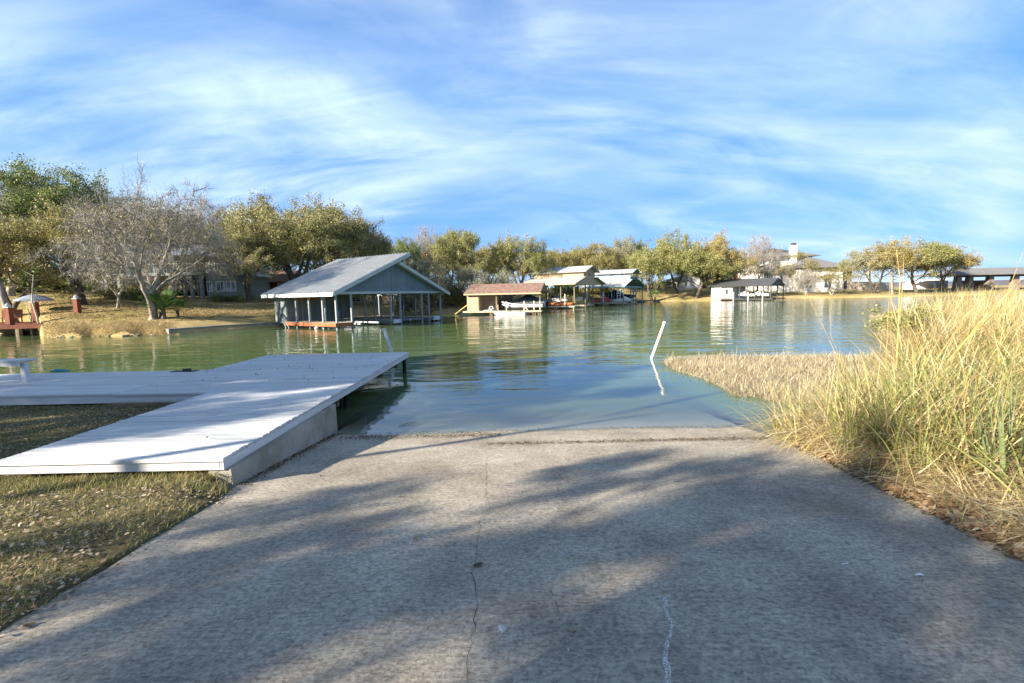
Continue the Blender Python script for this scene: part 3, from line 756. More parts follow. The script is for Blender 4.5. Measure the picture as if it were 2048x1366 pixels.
# white bench on the left dock
bx, by = WZ(47, 766, ZD)[:2]
be = thing('bench', 'weathered white wooden bench end with one square leg on left dock', 'bench', (bx, by, ZD))
MB().box((-.045, -.045, 0), (.045, .045, .42)).build('leg', 'white_paint', be, (0, .06, 0))
MB().box((-.045, -.045, 0), (.045, .045, .42)).build('leg', 'white_paint', be, (-1.6, .0, 0))
MB().box((-.045, -.045, 0), (.045, .045, .42)).build('leg', 'white_paint', be, (-1.6, .2, 0))
for k in range(2):
    MB().box((-1.75, -.07 + k * .175, .452), (.05 - .004 * k, .095 + k * .175, .49)).build('slat', 'white_paint', be)
MB().box((-1.72, -.055, .36), (.03, -.048, .45)).build('rail', 'white_paint', be)
MB().box((-1.72, .20, .42), (.03, .24, .45)).build('rail', 'white_paint', be)

# leaning pipes
def pipe(name, base, top, r_, mat, label):
    b_, t = Vector(base), Vector(top)
    low = b_ + (b_ - t) * .5
    o = thing(name, label, 'pole', base)
    MB().tube([low - b_, t - b_], r_, 14).build('pipe', mat, o, smooth=False)
    d = (t - b_).normalized()
    MB().tube([t - b_ - d * .03, t - b_ + d * .025], r_ * 1.22, 14).build('cap', mat, o)
p0 = WZ(1303, 717)
p1 = WD(1329, 645, p0.y + .05)
pipe('white_pole', p0, p1, .042, 'pvc', 'leaning white plastic pole standing alone in the open water')
p0 = WD(790, 735, 15.2); p0.z = 0
p1 = WD(768, 658, 15.25)
pipe('grey_pole', (p0.x, p0.y, 0), p1, .055, 'grey_pipe', 'leaning pale grey pole in the water just behind the white dock')
x, y, _ = WZ(752, 782)
o = MB().tube([(-.35, -.05, .0), (.0, 0, .02), (.35, .12, .03)], [.012, .014, .012], 6).build('stick', 'pale_wood'); o.location = (x, y, 0)
tag(o, 'thin pale stick floating under the edge of the dock', 'stick')

# ================================================================== far shore things
def ribs_roof(mb_, a, b_, c, d, t=.07, n=20, rh=.09, rw=.06, rib=None):
    """a,b lower edge; d,c upper edge (same order); ribs run up the slope"""
    a, b_, c, d = map(Vector, (a, b_, c, d))
    nrm = (b_ - a).cross(d - a).normalized()
    if nrm.z < 0: nrm = -nrm
    mb_.prism([a, b_, c, d], -nrm * t)
    for k in range(n + 1):
        u = k / n; p = a.lerp(b_, u); q = d.lerp(c, u)
        (rib or mb_).beam(p + nrm * rh * .5, q + nrm * rh * .5, rw, rh, up=nrm)
    return mb_
def strips(mb_, a, b_, top_fn, z0, n, t=.03, gap=.012, axis='x'):
    """vertical siding strips between local positions a and b (2D points), top height from top_fn(u)"""
    a, b_ = Vector((*a, 0)), Vector((*b_, 0)); d = (b_ - a); L_ = d.length; d.normalize(); nn_ = Vector((d.y, -d.x, 0)) * t
    w = L_ / n
    for k in range(n):
        u0, u1 = k * w + gap / 2, (k + 1) * w - gap / 2
        p, q = a + d * u0, a + d * u1
        mb_.prism([(p.x, p.y, z0), (q.x, q.y, z0), (q.x, q.y, top_fn(u1)), (p.x, p.y, top_fn(u0))], nn_)
    return mb_
def posts(root, pts, z0, z1, w, mat, name='post'):
    """each post a mesh of its own sharing one shape when heights agree"""
    src = None
    for (x, y) in pts:
        if src is None:
            src = MB().box((-w / 2, -w / 2, z0), (w / 2, w / 2, z1)).build(name, mat, root, (x, y, 0)); 
        else:
            inst(src, name, root, (x, y, 0))

M['roof_rib_shade'] = mk('roof_rib_shade', [(.36, .38, .40), (.44, .46, .48)], 2, .6)  # ribs darker than the roof: seam shade lines put into their colour
# ---- big blue-grey boathouse
A_BH = math.atan2(.835, .55)
bh = thing('boathouse', 'large blue-grey boathouse with a pale ribbed metal roof and wide blank gable', 'boathouse', (-12.3, 32.0, 0), A_BH)
W_, D_ = 10.9, 8.7; s_ = .43
roof = MB()
zl = lambda x: 2.78 + .43 * (x + .0)
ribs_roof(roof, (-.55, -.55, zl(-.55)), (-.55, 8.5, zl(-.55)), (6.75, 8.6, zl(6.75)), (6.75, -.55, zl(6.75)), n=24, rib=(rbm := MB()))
rf_ = roof.build('roof', 'roof_metal', bh); rbm.build('ribs', 'roof_rib_shade', rf_)
roof = MB()
zr_ = lambda x: 4.98 - .43 * (x - 5.5)
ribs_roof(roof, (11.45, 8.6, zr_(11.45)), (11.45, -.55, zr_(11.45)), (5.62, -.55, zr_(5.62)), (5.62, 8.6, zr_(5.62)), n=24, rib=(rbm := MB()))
rf_ = roof.build('roof', 'roof_metal', bh); rbm.build('ribs', 'roof_rib_shade', rf_)
gw = MB(); strips(gw, (.0, 0), (10.9, 0), lambda u: min(2.70 + .43 * u, 4.88 - .43 * (u - 5.5)), 2.62, 52, t=.03)
gw.build('gable_wall', 'siding_blue', bh)
gw = MB(); strips(gw, (10.9, 8.3), (0, 8.3), lambda u: min(2.70 + .43 * (10.9 - u), 4.88 - .43 * (10.9 - u - 5.5)), 2.62, 40, t=.03)
gw.build('gable_wall', 'siding_blue', bh)
MB().box((-.05, -.10, 2.46), (11.0, -.035, 2.64)).build('beam', 'trim_grey', bh)
MB().beam((-.55, -.60, zl(-.55) - .10), (6.75, -.60, zl(6.75) - .10), .05, .24).build('barge_board', 'trim_grey', bh)
MB().beam((5.62, -.60, zr_(5.62) - .09), (11.45, -.60, zr_(11.45) - .09), .05, .2).build('barge_board', 'trim_grey', bh)
MB().box((-.62, -.57, zl(-.55) - .22), (-.555, 8.5, zl(-.55) + .02)).build('eave_board', 'white_clean', bh)
MB().box((6.5, .0, 4.6), (6.56, 8.7, 5.45)).build('upper_wall', 'siding_blue', bh)
MB().box((11.1, .0, 2.3), (11.16, 8.7, 2.5)).build('beam', 'trim_grey', bh)
MB().box((.0, .0, 2.44), (.12, 8.7, 2.62)).build('beam', 'trim_grey', bh)
for y_ in (2.2, 4.4):
    MB().box((.13, y_, 2.42), (10.85, y_ + .1, 2.6)).build('beam', 'siding_grey', bh)
posts(bh, [(.07, y_) for y_ in (.06, 1.6, 3.25, 4.9)], -.3, 2.43, .13, 'post_blue')
posts(bh, [(x_, .06) for x_ in (1.35, 5.05, 6.05, 8.5, 9.35, 10.85)], -.6, 2.45, .12, 'post_blue')
posts(bh, [(x_, y_) for y_ in (3.2, 6.2) for x_ in (1.35, 5.05, 6.05, 9.35, 10.85)], -.6, 2.4, .11, 'post_blue')
posts(bh, [(x_, 8.2) for x_ in (7.4, 9.1, 10.85)], .0, 2.4, .11, 'post_blue')
# shed
sw = MB(); strips(sw, (.1, 7.9), (.1, 6.3), lambda u: 2.40, .32, 8)
sw.build('shed_wall', 'siding_grey', bh)
sw = MB(); strips(sw, (.1, 6.3), (6.1, 6.3), lambda u: 2.42, .42, 24); sw.build('shed_wall', 'siding_grey', bh)
sw = MB(); strips(sw, (6.1, 6.3), (6.1, 8.2), lambda u: 2.4, .42, 8); sw.build('shed_wall', 'siding_grey', bh)
dr = MB().box((2.6, 6.22, .45), (3.5, 6.268, 2.35)).build('door', 'siding_blue', bh)
MB().tube([(3.38, 6.21, 1.35), (3.38, 6.16, 1.35)], .03, 8).build('handle', 'chrome', dr)
MB().box((4.6, 6.18, .6), (4.8, 6.26, 1.15)).build('meter_box', 'trim_grey', bh)
# decks
def deck(root, x0, x1, y0, y1, z=.44, mat='old_wood', along='x', side='red_wood', n=None, t=.05, bh_=.26):
    w = (y1 - y0) if along == 'x' else (x1 - x0); n = n or max(3, int(w / .28)); d = MB()
    for k in range(n):
        a, b_ = k / n * w + .006, (k + 1) / n * w - .006
        if along == 'x': d.box((x0, y0 + a, z - t), (x1, y0 + b_, z))
        else: d.box((x0 + a, y0, z - t), (x0 + b_, y1, z))
    d.build('decking', mat, root)
    e = MB(); e.box((x0 - .04, y0 - .04, z - bh_), (x0, y1 + .04, z - .008)); e.box((x0, y0 - .04, z - bh_ + .002), (x1, y0, z - .006)); e.box((x1, y0 - .038, z - bh_), (x1 + .04, y1 + .04, z - .008))
    e.build('rim_board', side, root)
deck(bh, -.15, 1.3, -.1, 6.2, .44, 'pale_wood', 'x')
deck(bh, 1.35, 4.95, 5.2, 6.2, .40, 'pale_wood', 'y', 'siding_grey')
deck(bh, 5.0, 6.1, .0, 5.15, .36, 'pale_wood', 'x', 'siding_grey')
deck(bh, 6.15, 9.3, 5.2, 8.7, .40, 'pale_wood', 'y', 'siding_grey')
deck(bh, 9.35, 10.95, -.0, 8.7, .36, 'pale_wood', 'x', 'siding_grey')
posts(bh, [(.3, .3), (.3, 3.0), (5.5, .4), (10.1, .4), (10.6, .4), (9.7, 3.0)], -1.2, .30, .14, 'dark_pile', 'pile')
for x_ in (2.2, 3.9, 7.3, 8.6):
    MB().beam((x_, .2, .25), (x_, 5.1, .25), .1, .12).build('lift_beam', 'galv', bh)
b_ = MB().box((5.1, -.30, .12), (5.75, -.06, .42)).build('dock_bumper', 'galv', bh)
MB().box((9.6, -.30, .12), (10.3, -.06, .44)).build('dock_bumper', 'galv', bh)
MB().beam((-.22, 5.9, .4), (-.22, 5.2, -.5), .05, .05).beam((-.22, 6.3, .4), (-.22, 5.6, -.5), .05, .05).build('ladder_rail', 'galv', bh)
MB().tube([(0, -.22, 0), (0, -.22, .16), (0, -.22, .3)], [.05, .17, .06], 10).build('float', 'boat_white', bh, (-.2, 2.3, -.1))
rg = random.Random(7)
og = thing('rag_garland', 'faded red cloth hanging under the boathouse eave by the shed', 'cloth', tuple(bh.matrix_basis @ Vector((1.8, 6.1, 2.3))), A_BH)
pts = [[(x_, .0, -.08 * math.sin(PI * (x_ + 1) / 2) + .06), (x_, .05, -.22 - .12 * math.sin(x_ * 5))] for x_ in np.linspace(-1, 1, 14)]
MB().loft(pts, close=False).build('cloth', 'red_wood', og)

# ---- seawall and its return behind the boathouse
sw_pts = [WZ(338, 670), WZ(440, 662), WZ(570, 653)]
sws = thing('seawall', 'low grey concrete seawall between the bare tree and the large boathouse', 'seawall', (0, 0, 0))
mb_ = MB()
for a, b2 in zip(sw_pts[:-1], sw_pts[1:]):
    d = (b2 - a).normalized(); nrm = Vector((-d.y, d.x, 0)) * .3
    mb_.prism([(a.x, a.y, -1), (b2.x, b2.y, -1), (b2.x, b2.y, .34), (a.x, a.y, .34)], nrm)
mb_.build('wall', 'seawall', sws)
mb_ = MB()
for a, b2 in zip(sw_pts[:-1], sw_pts[1:]):
    d = (b2 - a).normalized(); nrm = Vector((-d.y, d.x, 0))
    p, q = a - nrm * .04, b2 - nrm * .04
    mb_.prism([(p.x, p.y, .343), (q.x, q.y, .343), (q.x, q.y, .41), (p.x, p.y, .41)], nrm * .40)
mb_.build('coping', 'seawall', sws)
pA, pB = WZ(890, 627), WZ(941, 626.5)
s2 = thing('seawall', 'short grey seawall between the large boathouse and the brown-roofed one', 'seawall', (0, 0, 0))
MB().prism([(pA.x, pA.y, -1), (pB.x, pB.y, -1), (pB.x, pB.y, .32), (pA.x, pA.y, .32)], (0, .4, 0)).build('wall', 'seawall', s2)

# ---- brown-roofed tan shed boathouse
rz_s = rad(-14)
ts = thing('boathouse', 'long low boathouse with a brown shingle roof and tan closet at its left end', 'boathouse', (-5.0, 51.5, 0), rz_s)
Ls = 8.5; Ws = 4.6; ze = 2.50; zp = 3.45
def gable_roof(root, x0, x1, y0, y1, ze, zp, mat, t=.09, ov=.3, name='roof'):
    ym = (y0 + y1) / 2; k = (zp - ze) / (ym - y0)
    for sgn in (-1, 1):
        ye = y0 - ov if sgn < 0 else y1 + ov
        zee = ze - k * ov
        a, b_, c, d = Vector((x0, ye, zee)), Vector((x1, ye, zee)), Vector((x1, ym - .002 * -sgn, zp)), Vector((x0, ym - .002 * -sgn, zp))
        nrm = (b_ - a).cross(d - a).normalized()
        if nrm.z < 0: nrm = -nrm
        MB().prism([a, b_, c, d], -nrm * t).build(name, mat, root)
gable_roof(ts, -.25, Ls, 0, Ws, ze, zp, 'brown_roof')
# shingle courses raised in rows on the front slope
k_ = (zp - ze) / (Ws / 2); c_ = MB()
for q in range(9):
    y_ = -.3 + q * .285; z_ = ze + k_ * y_ + .012
    c_.prism([(-.25, y_, z_), (Ls, y_, z_), (Ls, y_ + .27, z_ + k_ * .27 - .012), (-.25, y_ + .27, z_ + k_ * .27 - .012)], (0, 0, .02))
c_.build('shingle_rows', 'brown_roof', ts)['kind'] = 'stuff'
MB().box((-.25, -.33, ze - .30), (Ls, -.303, ze - .14)).build('eave_board', 'tan_wall', ts)
w1_ = MB(); strips(w1_, (0, .12), (1.35, .12), lambda u: ze - .05, .42, 6); strips(w1_, (0, Ws), (0, .15), lambda u: ze - .05, .42, 12); w1_.build('closet_wall', 'tan_wall', ts)
w1_ = MB(); strips(w1_, (1.38, .14), (1.38, 1.7), lambda u: ze - .05, .42, 6); strips(w1_, (1.38, 1.7), (3.2, 1.7), lambda u: ze - .02, .42, 8); w1_.build('closet_wall', 'tan_wall', ts)
posts(ts, [(x_, .1) for x_ in (3.45, 8.35)], -.5, ze - .05, .14, 'old_wood')
posts(ts, [(x_, Ws - .1) for x_ in (3.45, 5.9, 8.35)], -.5, ze - .05, .14, 'old_wood')
posts(ts, [(x_, .02) for x_ in (4.6, 6.6, 7.7, 8.36)], -.8, 1.45, .13, 'pale_wood', 'mooring_post')
MB().beam((8.3, .2, 1.9), (8.3, 1.0, 2.7), .1, .1).beam((8.3, 4.4, 1.9), (8.3, 3.6, 2.7), .1, .1).build('brace', 'old_wood', ts)
MB().prism([(8.45, .0, ze - .05), (8.45, Ws, ze - .05), (8.45, Ws / 2, zp - .1)], (-.05, 0, 0)).build('gable_panel', 'old_wood', ts)
deck(ts, -.2, 8.6, -.75, .1, .44, 'pale_wood', 'y', 'pale_wood', n=36, bh_=.18)
deck(ts, 0, 3.4, .12, 4.5, .42, 'pale_wood', 'y', 'pale_wood', n=12, bh_=.16)
posts(ts, [(x_, -.6) for x_ in (2.9, 3.1, 7.7, 7.95, 8.3, 8.5)], -1.0, .26, .12, 'old_wood', 'pile')
MB().slab((-1.6, .3, .10), (-.1, .3, 1.15), (-.1, 1.1, 1.15), (-1.6, 1.1, .10), .06).build('ramp_panel', 'yellow', ts)

def hull(mb_, L_, B_, H_, x0=0, bow=.45, n=12, flare=.7):
    """boat hull along +x, deck at H_, keel at 0"""
    rings_ = []
    for i in range(n + 1):
        t = i / n; w = B_ / 2 * (1 if t < bow else max(.03, math.cos((t - bow) / (1 - bow) * PI / 2) ** .7)); k = H_ * (.0 + .55 * max(0, (t - .75) / .25) ** 2); top = H_ * (1 + .12 * t)
        x = x0 + L_ * t
        rings_.append([(x, -w, top), (x, -w * .92, top * .55 + k * .4), (x, -w * flare, k + .12 * H_), (x, 0, k), (x, w * flare, k + .12 * H_), (x, w * .92, top * .55 + k * .4), (x, w, top), (x, w * .55, top + .015), (x, 0, top + .03), (x, -w * .55, top + .015)])
    return mb_.loft(rings_)
def covered_boat(name, label, root_xyz, rz, L_, B_, H_, hmat, cmat, hump=.9, group=None):
    r = thing(name, label, 'boat', root_xyz, rz, group)
    h = MB(); hull(h, L_, B_, H_); h.build('hull', hmat, r)
    c = MB(); rings_ = []
    for i in range(13):
        t = i / 12; w = B_ / 2 * 1.04 * (1 if t < .45 else max(.08, math.cos((t - .45) / .57 * PI / 2) ** .7)); zz = H_ * (1.02 + .12 * t)
        pk = hump * math.exp(-((t - .38) / .22) ** 2) + .18 * (1 - t) + .05 * math.sin(t * 17)
        x = L_ * (t * .99 + .005)
        rings_.append([(x, -w, zz - .12), (x, -w * .8, zz + pk * .45), (x, -w * .35, zz + pk * .92), (x, 0, zz + pk), (x, w * .35, zz + pk * .92), (x, w * .8, zz + pk * .45), (x, w, zz - .12)])
    c.loft(rings_); c.build('cover', cmat, r, smooth=True)
    MB().box((-.32, -.18, -.25), (-.02, .18, H_ * 1.05)).build('outboard_motor', 'black_rubber', r)
    return r
mw_ = ts.matrix_basis if False else Matrix.Translation(ts.location) @ Matrix.Rotation(rz_s, 4, 'Z')
def tw_(root, rz, p): return tuple(Matrix.Translation(root.location) @ Matrix.Rotation(rz, 4, 'Z') @ Vector(p))
pb = covered_boat('pontoon_boat', 'boat under a slate blue cover on a lift beneath the brown roof', tw_(ts, rz_s, (8.6, 2.3, .95)), rz_s + PI, 5.0, 2.2, .35, 'boat_white', 'cover_blue', .75)
MB().tube([(.2, -.75, -.05), (4.2, -.75, -.05), (4.9, -.75, .15)], [.28, .28, .05], 12).build('pontoon', 'galv', pb)
MB().tube([(.2, .75, -.05), (4.2, .75, -.05), (4.9, .75, .15)], [.28, .28, .05], 12).build('pontoon', 'galv', pb)
sk = thing('skiff', 'small open white skiff floating in front of the brown-roofed boathouse', 'boat', tw_(ts, rz_s, (7.1, -1.5, -.12)), rz_s + PI)
h = MB(); hull(h, 3.5, 1.25, .45, bow=.4); h.build('hull', 'boat_white', sk)
MB().box((.5, -.5, .50), (.9, .5, .56)).build('thwart', 'pale_wood', sk); MB().box((1.7, -.5, .51), (2.0, .5, .57)).build('thwart', 'pale_wood', sk)
sl_ = thing('handrail', 'curved white tube handrail on the dock edge above the skiff', 'handrail', tw_(ts, rz_s, (4.2, -.5, .45)), rz_s)
MB().tube([(0, 0, .95), (1.2, 0, .72), (2.3, 0, .5), (2.75, 0, .25), (2.9, 0, 0)], .045, 8).tube([(.1, .35, .93), (.5, .35, .55), (1.2, .35, .5), (2.0, .35, .48)], .035, 8).build('rail', 'pvc', sl_)
wh = thing('hose_reel', 'small white wheel-like hose reel on the deck of the brown-roofed boathouse', 'hose reel', tw_(ts, rz_s, (2.9, -.3, .45)), rz_s)
ring = [(0.22 * math.cos(t), 0, .26 + .22 * math.sin(t)) for t in np.linspace(0, 2 * PI, 17)]
MB().tube(ring, .025, 6).build('wheel', 'pvc', wh)
MB().tube([(p[0], .22, p[2]) for p in ring], .025, 6).build('wheel', 'pvc', wh)
MB().box((-.85, .05, .0), (-.2, .2, .08)).box((-.03, .0, .0), (.03, .22, .26)).build('stand', 'pvc', wh)

# ---- two-tier boathouses
def two_tier(label, loc, rz, W, L_, ze, zj, x1, x2, zu, zp, wall_m, roof_m, trim_m, post_m, upper_open=False, closet=True):
    r = thing('boathouse', label, 'boathouse', loc, rz)
    zl_ = lambda x: ze + (zj - ze) * (x + .6) / (x1 + .6)
    # lower slopes
    mb_ = MB(); ribs_roof(mb_, (-.6, -.4, ze), (-.6, L_ + .4, ze), (x1, L_ + .4, zj), (x1, -.4, zj), n=14, rh=.03); mb_.build('lower_roof', roof_m, r)
    mb_ = MB(); ribs_roof(mb_, (W + .6, L_ + .4, ze), (W + .6, -.4, ze), (x2, -.4, zj), (x2, L_ + .4, zj), n=14, rh=.03); mb_.build('lower_roof', roof_m, r)
    xm = (x1 + x2) / 2; ku = (zp - zu) / (xm - x1)
    mb_ = MB(); ribs_roof(mb_, (x1 - .6, -.6, zu - ku * .6), (x1 - .6, L_ + .6, zu - ku * .6), (xm, L_ + .6, zp), (xm, -.6, zp), n=14, rh=.03); mb_.build('upper_roof', roof_m, r)
    mb_ = MB(); ribs_roof(mb_, (x2 + .6, L_ + .6, zu - ku * .6), (x2 + .6, -.6, zu - ku * .6), (xm, -.6, zp), (xm, L_ + .6, zp), n=14, rh=.03); mb_.build('upper_roof', roof_m, r)
    if not upper_open:
        for (xa, xb) in ((x1, x2),):
            mb_ = MB(); strips(mb_, (xa, L_), (xa, 0), lambda u: zu - .08, zj - .05, 12); mb_.build('upper_wall', wall_m, r)
            mb_ = MB(); strips(mb_, (xb, 0), (xb, L_), lambda u: zu - .08, zj - .05, 12); mb_.build('upper_wall', wall_m, r)
            mb_ = MB(); strips(mb_, (xa, .0), (xb, .0), lambda u: min(zu + ku * u, zu + ku * (xb - xa - u)) - .12, zj - .2, 12); mb_.build('gable_wall', wall_m, r)
            mb_ = MB(); strips(mb_, (xb, L_), (xa, L_), lambda u: min(zu + ku * u, zu + ku * (xb - xa - u)) - .12, zj - .2, 12); mb_.build('gable_wall', wall_m, r)
        mb_ = MB(); strips(mb_, (-.05, .04), (W + .05, .04), lambda u: (ze + (zj - ze) * min(u + .6, x1 + .6, W + .6 - u) / (x1 + .6)) - .1, ze - .15, 22); mb_.build('gable_wall', wall_m, r)
        MB().tube([(xm, -.02, zj + .35), (xm, -.08, zj + .35)], .22, 12).build('vent', 'dark_post', r)
    else:
        for xa in (x1, x2):
            for y_ in (0, L_ / 2, L_):
                MB().box((xa - .06, y_ - .06, zj - .3), (xa + .06, y_ + .06, zu - .05)).build('post', trim_m, r)
            MB().box((xa - .03, 0, zj + .62), (xa + .03, L_, zj + .72)).build('rail', 'teal_light', r)
            MB().box((xa - .03, .1, zj + .02), (xa + .03, L_ - .1, zj + .5)).build('railing_panel', 'teal_light', r)
        MB().box((x1, 0, zj - .06), (x2, L_, zj)).build('upper_deck', 'old_wood', r)
        MB().box((xm - .3, -1.6, zu - .1), (x2 + 2.2, -1.2, zu + .0)).build('arm', 'trim_grey', r)
        mb_ = MB(); strips(mb_, (.3, .04), (W - .3, .04), lambda u: ze + .1, ze - .25, 10); mb_.build('gable_beam', trim_m, r)
        for k in range(4):
            MB().tube([(x1 - .3, L_ * (.1 + .26 * k), zu - .22), (x1 - .3, L_ * (.1 + .26 * k), zu - .06)], .09, 8).build('lamp', 'boat_white', r)
    # eave boards
    MB().box((-.66, -.42, ze - .14), (-.605, L_ + .42, ze + .03)).build('eave_board', trim_m, r)
    MB().beam((-.62, -.45, ze - .05), (x1, -.45, zj - .05), .05, .16).beam((x2, -.45, zj - .05), (W + .62, -.45, ze - .05), .05, .16).build('barge_board', trim_m, r)
    MB().beam((x1 - .62, -.65, zu - ku * .6 - .05), (xm, -.65, zp - .05), .05, .16).beam((xm, -.65, zp - .05), (x2 + .62, -.65, zu - ku * .6 - .05), .05, .16).build('barge_board', trim_m, r)
    if closet:
        mb_ = MB(); strips(mb_, (.0, L_), (.0, L_ * .62), lambda u: ze - .02, .4, 8); strips(mb_, (.0, L_ * .62), (2.2, L_ * .62), lambda u: ze - .02, .4, 6); mb_.build('closet_wall', wall_m, r)
    px_ = [(.0, 0), (.0, L_ * .25), (.0, L_ * .5), (W * .36, 0), (W * .5, 0), (W * .64, 0), (W, 0)]
    posts(r, px_, -.6, ze - .05, .15, post_m)
    posts(r, [(W, L_ * .5), (W, L_), (W * .36, L_ * .5), (W * .64, L_ * .5), (W * .36, L_), (W * .64, L_)], -.6, ze - .05, .15, post_m)
    deck(r, -.9, .9, -.4, L_, .42, 'pale_wood', 'x', 'pale_wood', bh_=.2)
    deck(r, .95, W, L_ - 1.2, L_, .40, 'pale_wood', 'x', 'pale_wood', n=5, bh_=.2)
    deck(r, W * .36 + .15, W * .64 - .15, -.1, L_ - 1.3, .41, 'pale_wood', 'x', 'pale_wood', bh_=.2)
    posts(r, [(-.7, -.2), (-.7, L_ * .3), (-.7, L_ * .6), (W * .5, .0)], -1.0, .22, .14, 'pale_wood', 'pile')
    return r
A2 = rad(58)
tt2 = two_tier('tall tan boathouse with two-tier pale metal roof and a flagpole behind', (9.0, 65.0, 0), A2, 11.0, 8.5, 3.55, 4.6, 3.3, 7.7, 5.55, 6.3, 'tan_wall', 'roof_white', 'tan_wall', 'old_wood')
tl = two_tier('teal boathouse with open upper deck and two-tier pale roof', (19.3, 78.5, 0), A2, 11.3, 8.4, 3.15, 4.45, 3.7, 7.6, 5.75, 6.35, 'teal', 'roof_white', 'teal', 'teal', upper_open=True, closet=False)
fp = WZ(1175, 575, 1.5)
b3 = at(1175, 76)
o = MB().tube([(0, 0, 0), (0, 0, 6.5)], [.07, .05], 8).build('flagpole', 'pvc'); o.location = b3
tag(o, 'bare white flagpole rising behind the tall tan boathouse', 'flagpole')

def kayak(label, p, rz, mat, group=None):
    r = thing('kayak', label, 'kayak', p, rz, group)
    rings_ = []
    for i in range(13):
        t = i / 12; w = .38 * math.sin(PI * min(max(t, .03), .97)) ** .6; zz = .10 * abs(t - .5) * 2
        x = (t - .5) * 4.2
        rings_.append([(x, w * math.cos(a), zz + .18 + .17 * math.sin(a)) for a in np.linspace(0, 2 * PI, 10, endpoint=False)])
    MB().loft(rings_).build('hull', mat, r, smooth=True)
    ck = [(.55 * math.cos(a), .22 * math.sin(a), .36) for a in np.linspace(0, 2 * PI, 15)]
    MB().tube(ck, .03, 6).build('cockpit_rim', 'black_rubber', r)
    return r
TM = lambda p: tw_(tt2, A2, p)
kayak('orange kayak lying nearest the water on the tan boathouse dock', TM((-.25, 2.2, .43)), A2 + rad(88), 'kayak_orange')
kayak('red-orange kayak lying behind the first one on the tan boathouse dock', TM((.45, 2.9, .43)), A2 + rad(92), 'kayak_orange')
def runabout(label, p, rz, hm, cm, L_=5.8, ws=True):
    r = thing('motorboat', label, 'boat', p, rz)
    h = MB(); hull(h, L_, 2.2, .75); h.build('hull', hm, r)
    MB().prism([(L_ * .42, -.85, .80), (L_ * .42, .85, .80), (L_ * .62, .55, .86), (L_ * .62, -.55, .86)], (-.25, 0, .38)).build('windshield', 'glass', r)
    if ws:
        a = [(L_ * .38, -.95, .8), (L_ * .33, -.9, 1.9), (L_ * .33, .9, 1.9), (L_ * .38, .95, .8)]
        MB().tube(a, .05, 8).build('tower', 'chrome', r)
    MB().box((-.35, -.3, .2), (-.02, .3, .95)).build('outboard_motor', cm, r)
    MB().box((.5, -.8, .78), (1.3, .8, 1.02)).build('bench_seat', cm, r)
    return r
runabout('blue and white motorboat on a lift under the tan boathouse gable', TM((7.2, 7.6, .75)), A2 - PI / 2, 'boat_white', 'blue_paint')
cb = covered_boat('covered_boat', 'dark covered ski boat inside the tan boathouse behind the kayaks', TM((2.6, 7.8, .85)), A2 - PI / 2, 5.5, 2.1, .6, 'boat_white', 'boat_black', .5)
TT = lambda p: tw_(tl, A2, p)
covered_boat('covered_boat', 'black and blue covered boat under the teal boathouse gable', TT((8.6, 6.9, .85)), A2 - PI / 2, 6.4, 2.3, .75, 'boat_black', 'boat_black', .9)
def jetski(label, p, rz, mat, grp=None):
    r = thing('jet_ski', label, 'jet ski', p, rz, grp)
    rings_ = []
    for i in range(10):
        t = i / 9; w = .58 * (1 if t < .5 else max(.06, math.cos((t - .5) * PI) ** .6)); x = 3.2 * t
        rings_.append([(x, -w, .38), (x, -w * .8, .08 + .2 * t * t), (x, w * .8, .08 + .2 * t * t), (x, w, .38), (x, w * .5, .50 + .12 * math.sin(PI * t)), (x, -w * .5, .50 + .12 * math.sin(PI * t))])
    MB().loft(rings_).build('hull', mat, r, smooth=False)
    MB().loft([[(x, -.2, .52), (x, .2, .52), (x, .15, z), (x, -.15, z)] for x, z in ((.2, .72), (.9, .80), (1.7, .78), (1.8, .6))]).build('seat', 'black_rubber', r)
    MB().loft([[(x, -w, .55), (x, w, .55), (x, w * .6, z), (x, -w * .6, z)] for x, w, z in ((1.75, .28, 1.0), (2.1, .35, 1.02), (2.9, .2, .66))]).build('hood', mat, r)
    MB().tube([(1.75, -.38, 1.12), (1.9, 0, 1.06), (1.75, .38, 1.12)], .03, 6).build('handlebar', 'black_rubber', r)
    return r
jetski('red and grey jet ski on the front deck of the teal boathouse', TT((.3, 5.6, .43)), A2 - PI / 2 + .3, 'red_paint')
jetski('pale jet ski beside the slide ladder of the teal boathouse', TT((1.2, 2.2, .43)), A2 - PI / 2, 'boat_white')
ld = thing('swim_ladder', 'tall white tube ladder standing on the corner of the teal boathouse dock', 'ladder', TT((-.3, .4, .42)), A2)
for x_ in (0, .6):
    MB().tube([(0, x_, 0), (0, x_, 2.3), (.2, x_, 2.45), (.9, x_, 1.6)], .05, 8).build('rail', 'pvc', ld)
for k in range(5):
    MB().tube([(0, 0, .35 + .42 * k), (0, .6, .35 + .42 * k)], .04, 6).build('rung', 'pvc', ld)
for k, (x_, y_) in enumerate(((-.2, 3.2), (-.2, 4.9), (.9, 6.6), (-.6, 1.6))):
    pass
for lab, p in (('white mooring post nearest the ladder on the teal boathouse dock', (-.7, 3.4, .4)), ('white mooring post on the left end of the teal boathouse dock', (-.7, 6.4, .4))):
    o = MB().tube([(0, 0, 0), (0, 0, 2.0)], .09, 8).build('mooring_post', 'pvc'); o.location = TT(p); tag(o, lab, 'post')
o = MB().tube([(0, 0, 0), (0, 0, 1.7)], .07, 8).build('mooring_post', 'pvc'); o.location = TM((-.8, 1.1, .4)); tag(o, 'white mooring post at the edge of the tan boathouse dock by the kayaks', 'post')
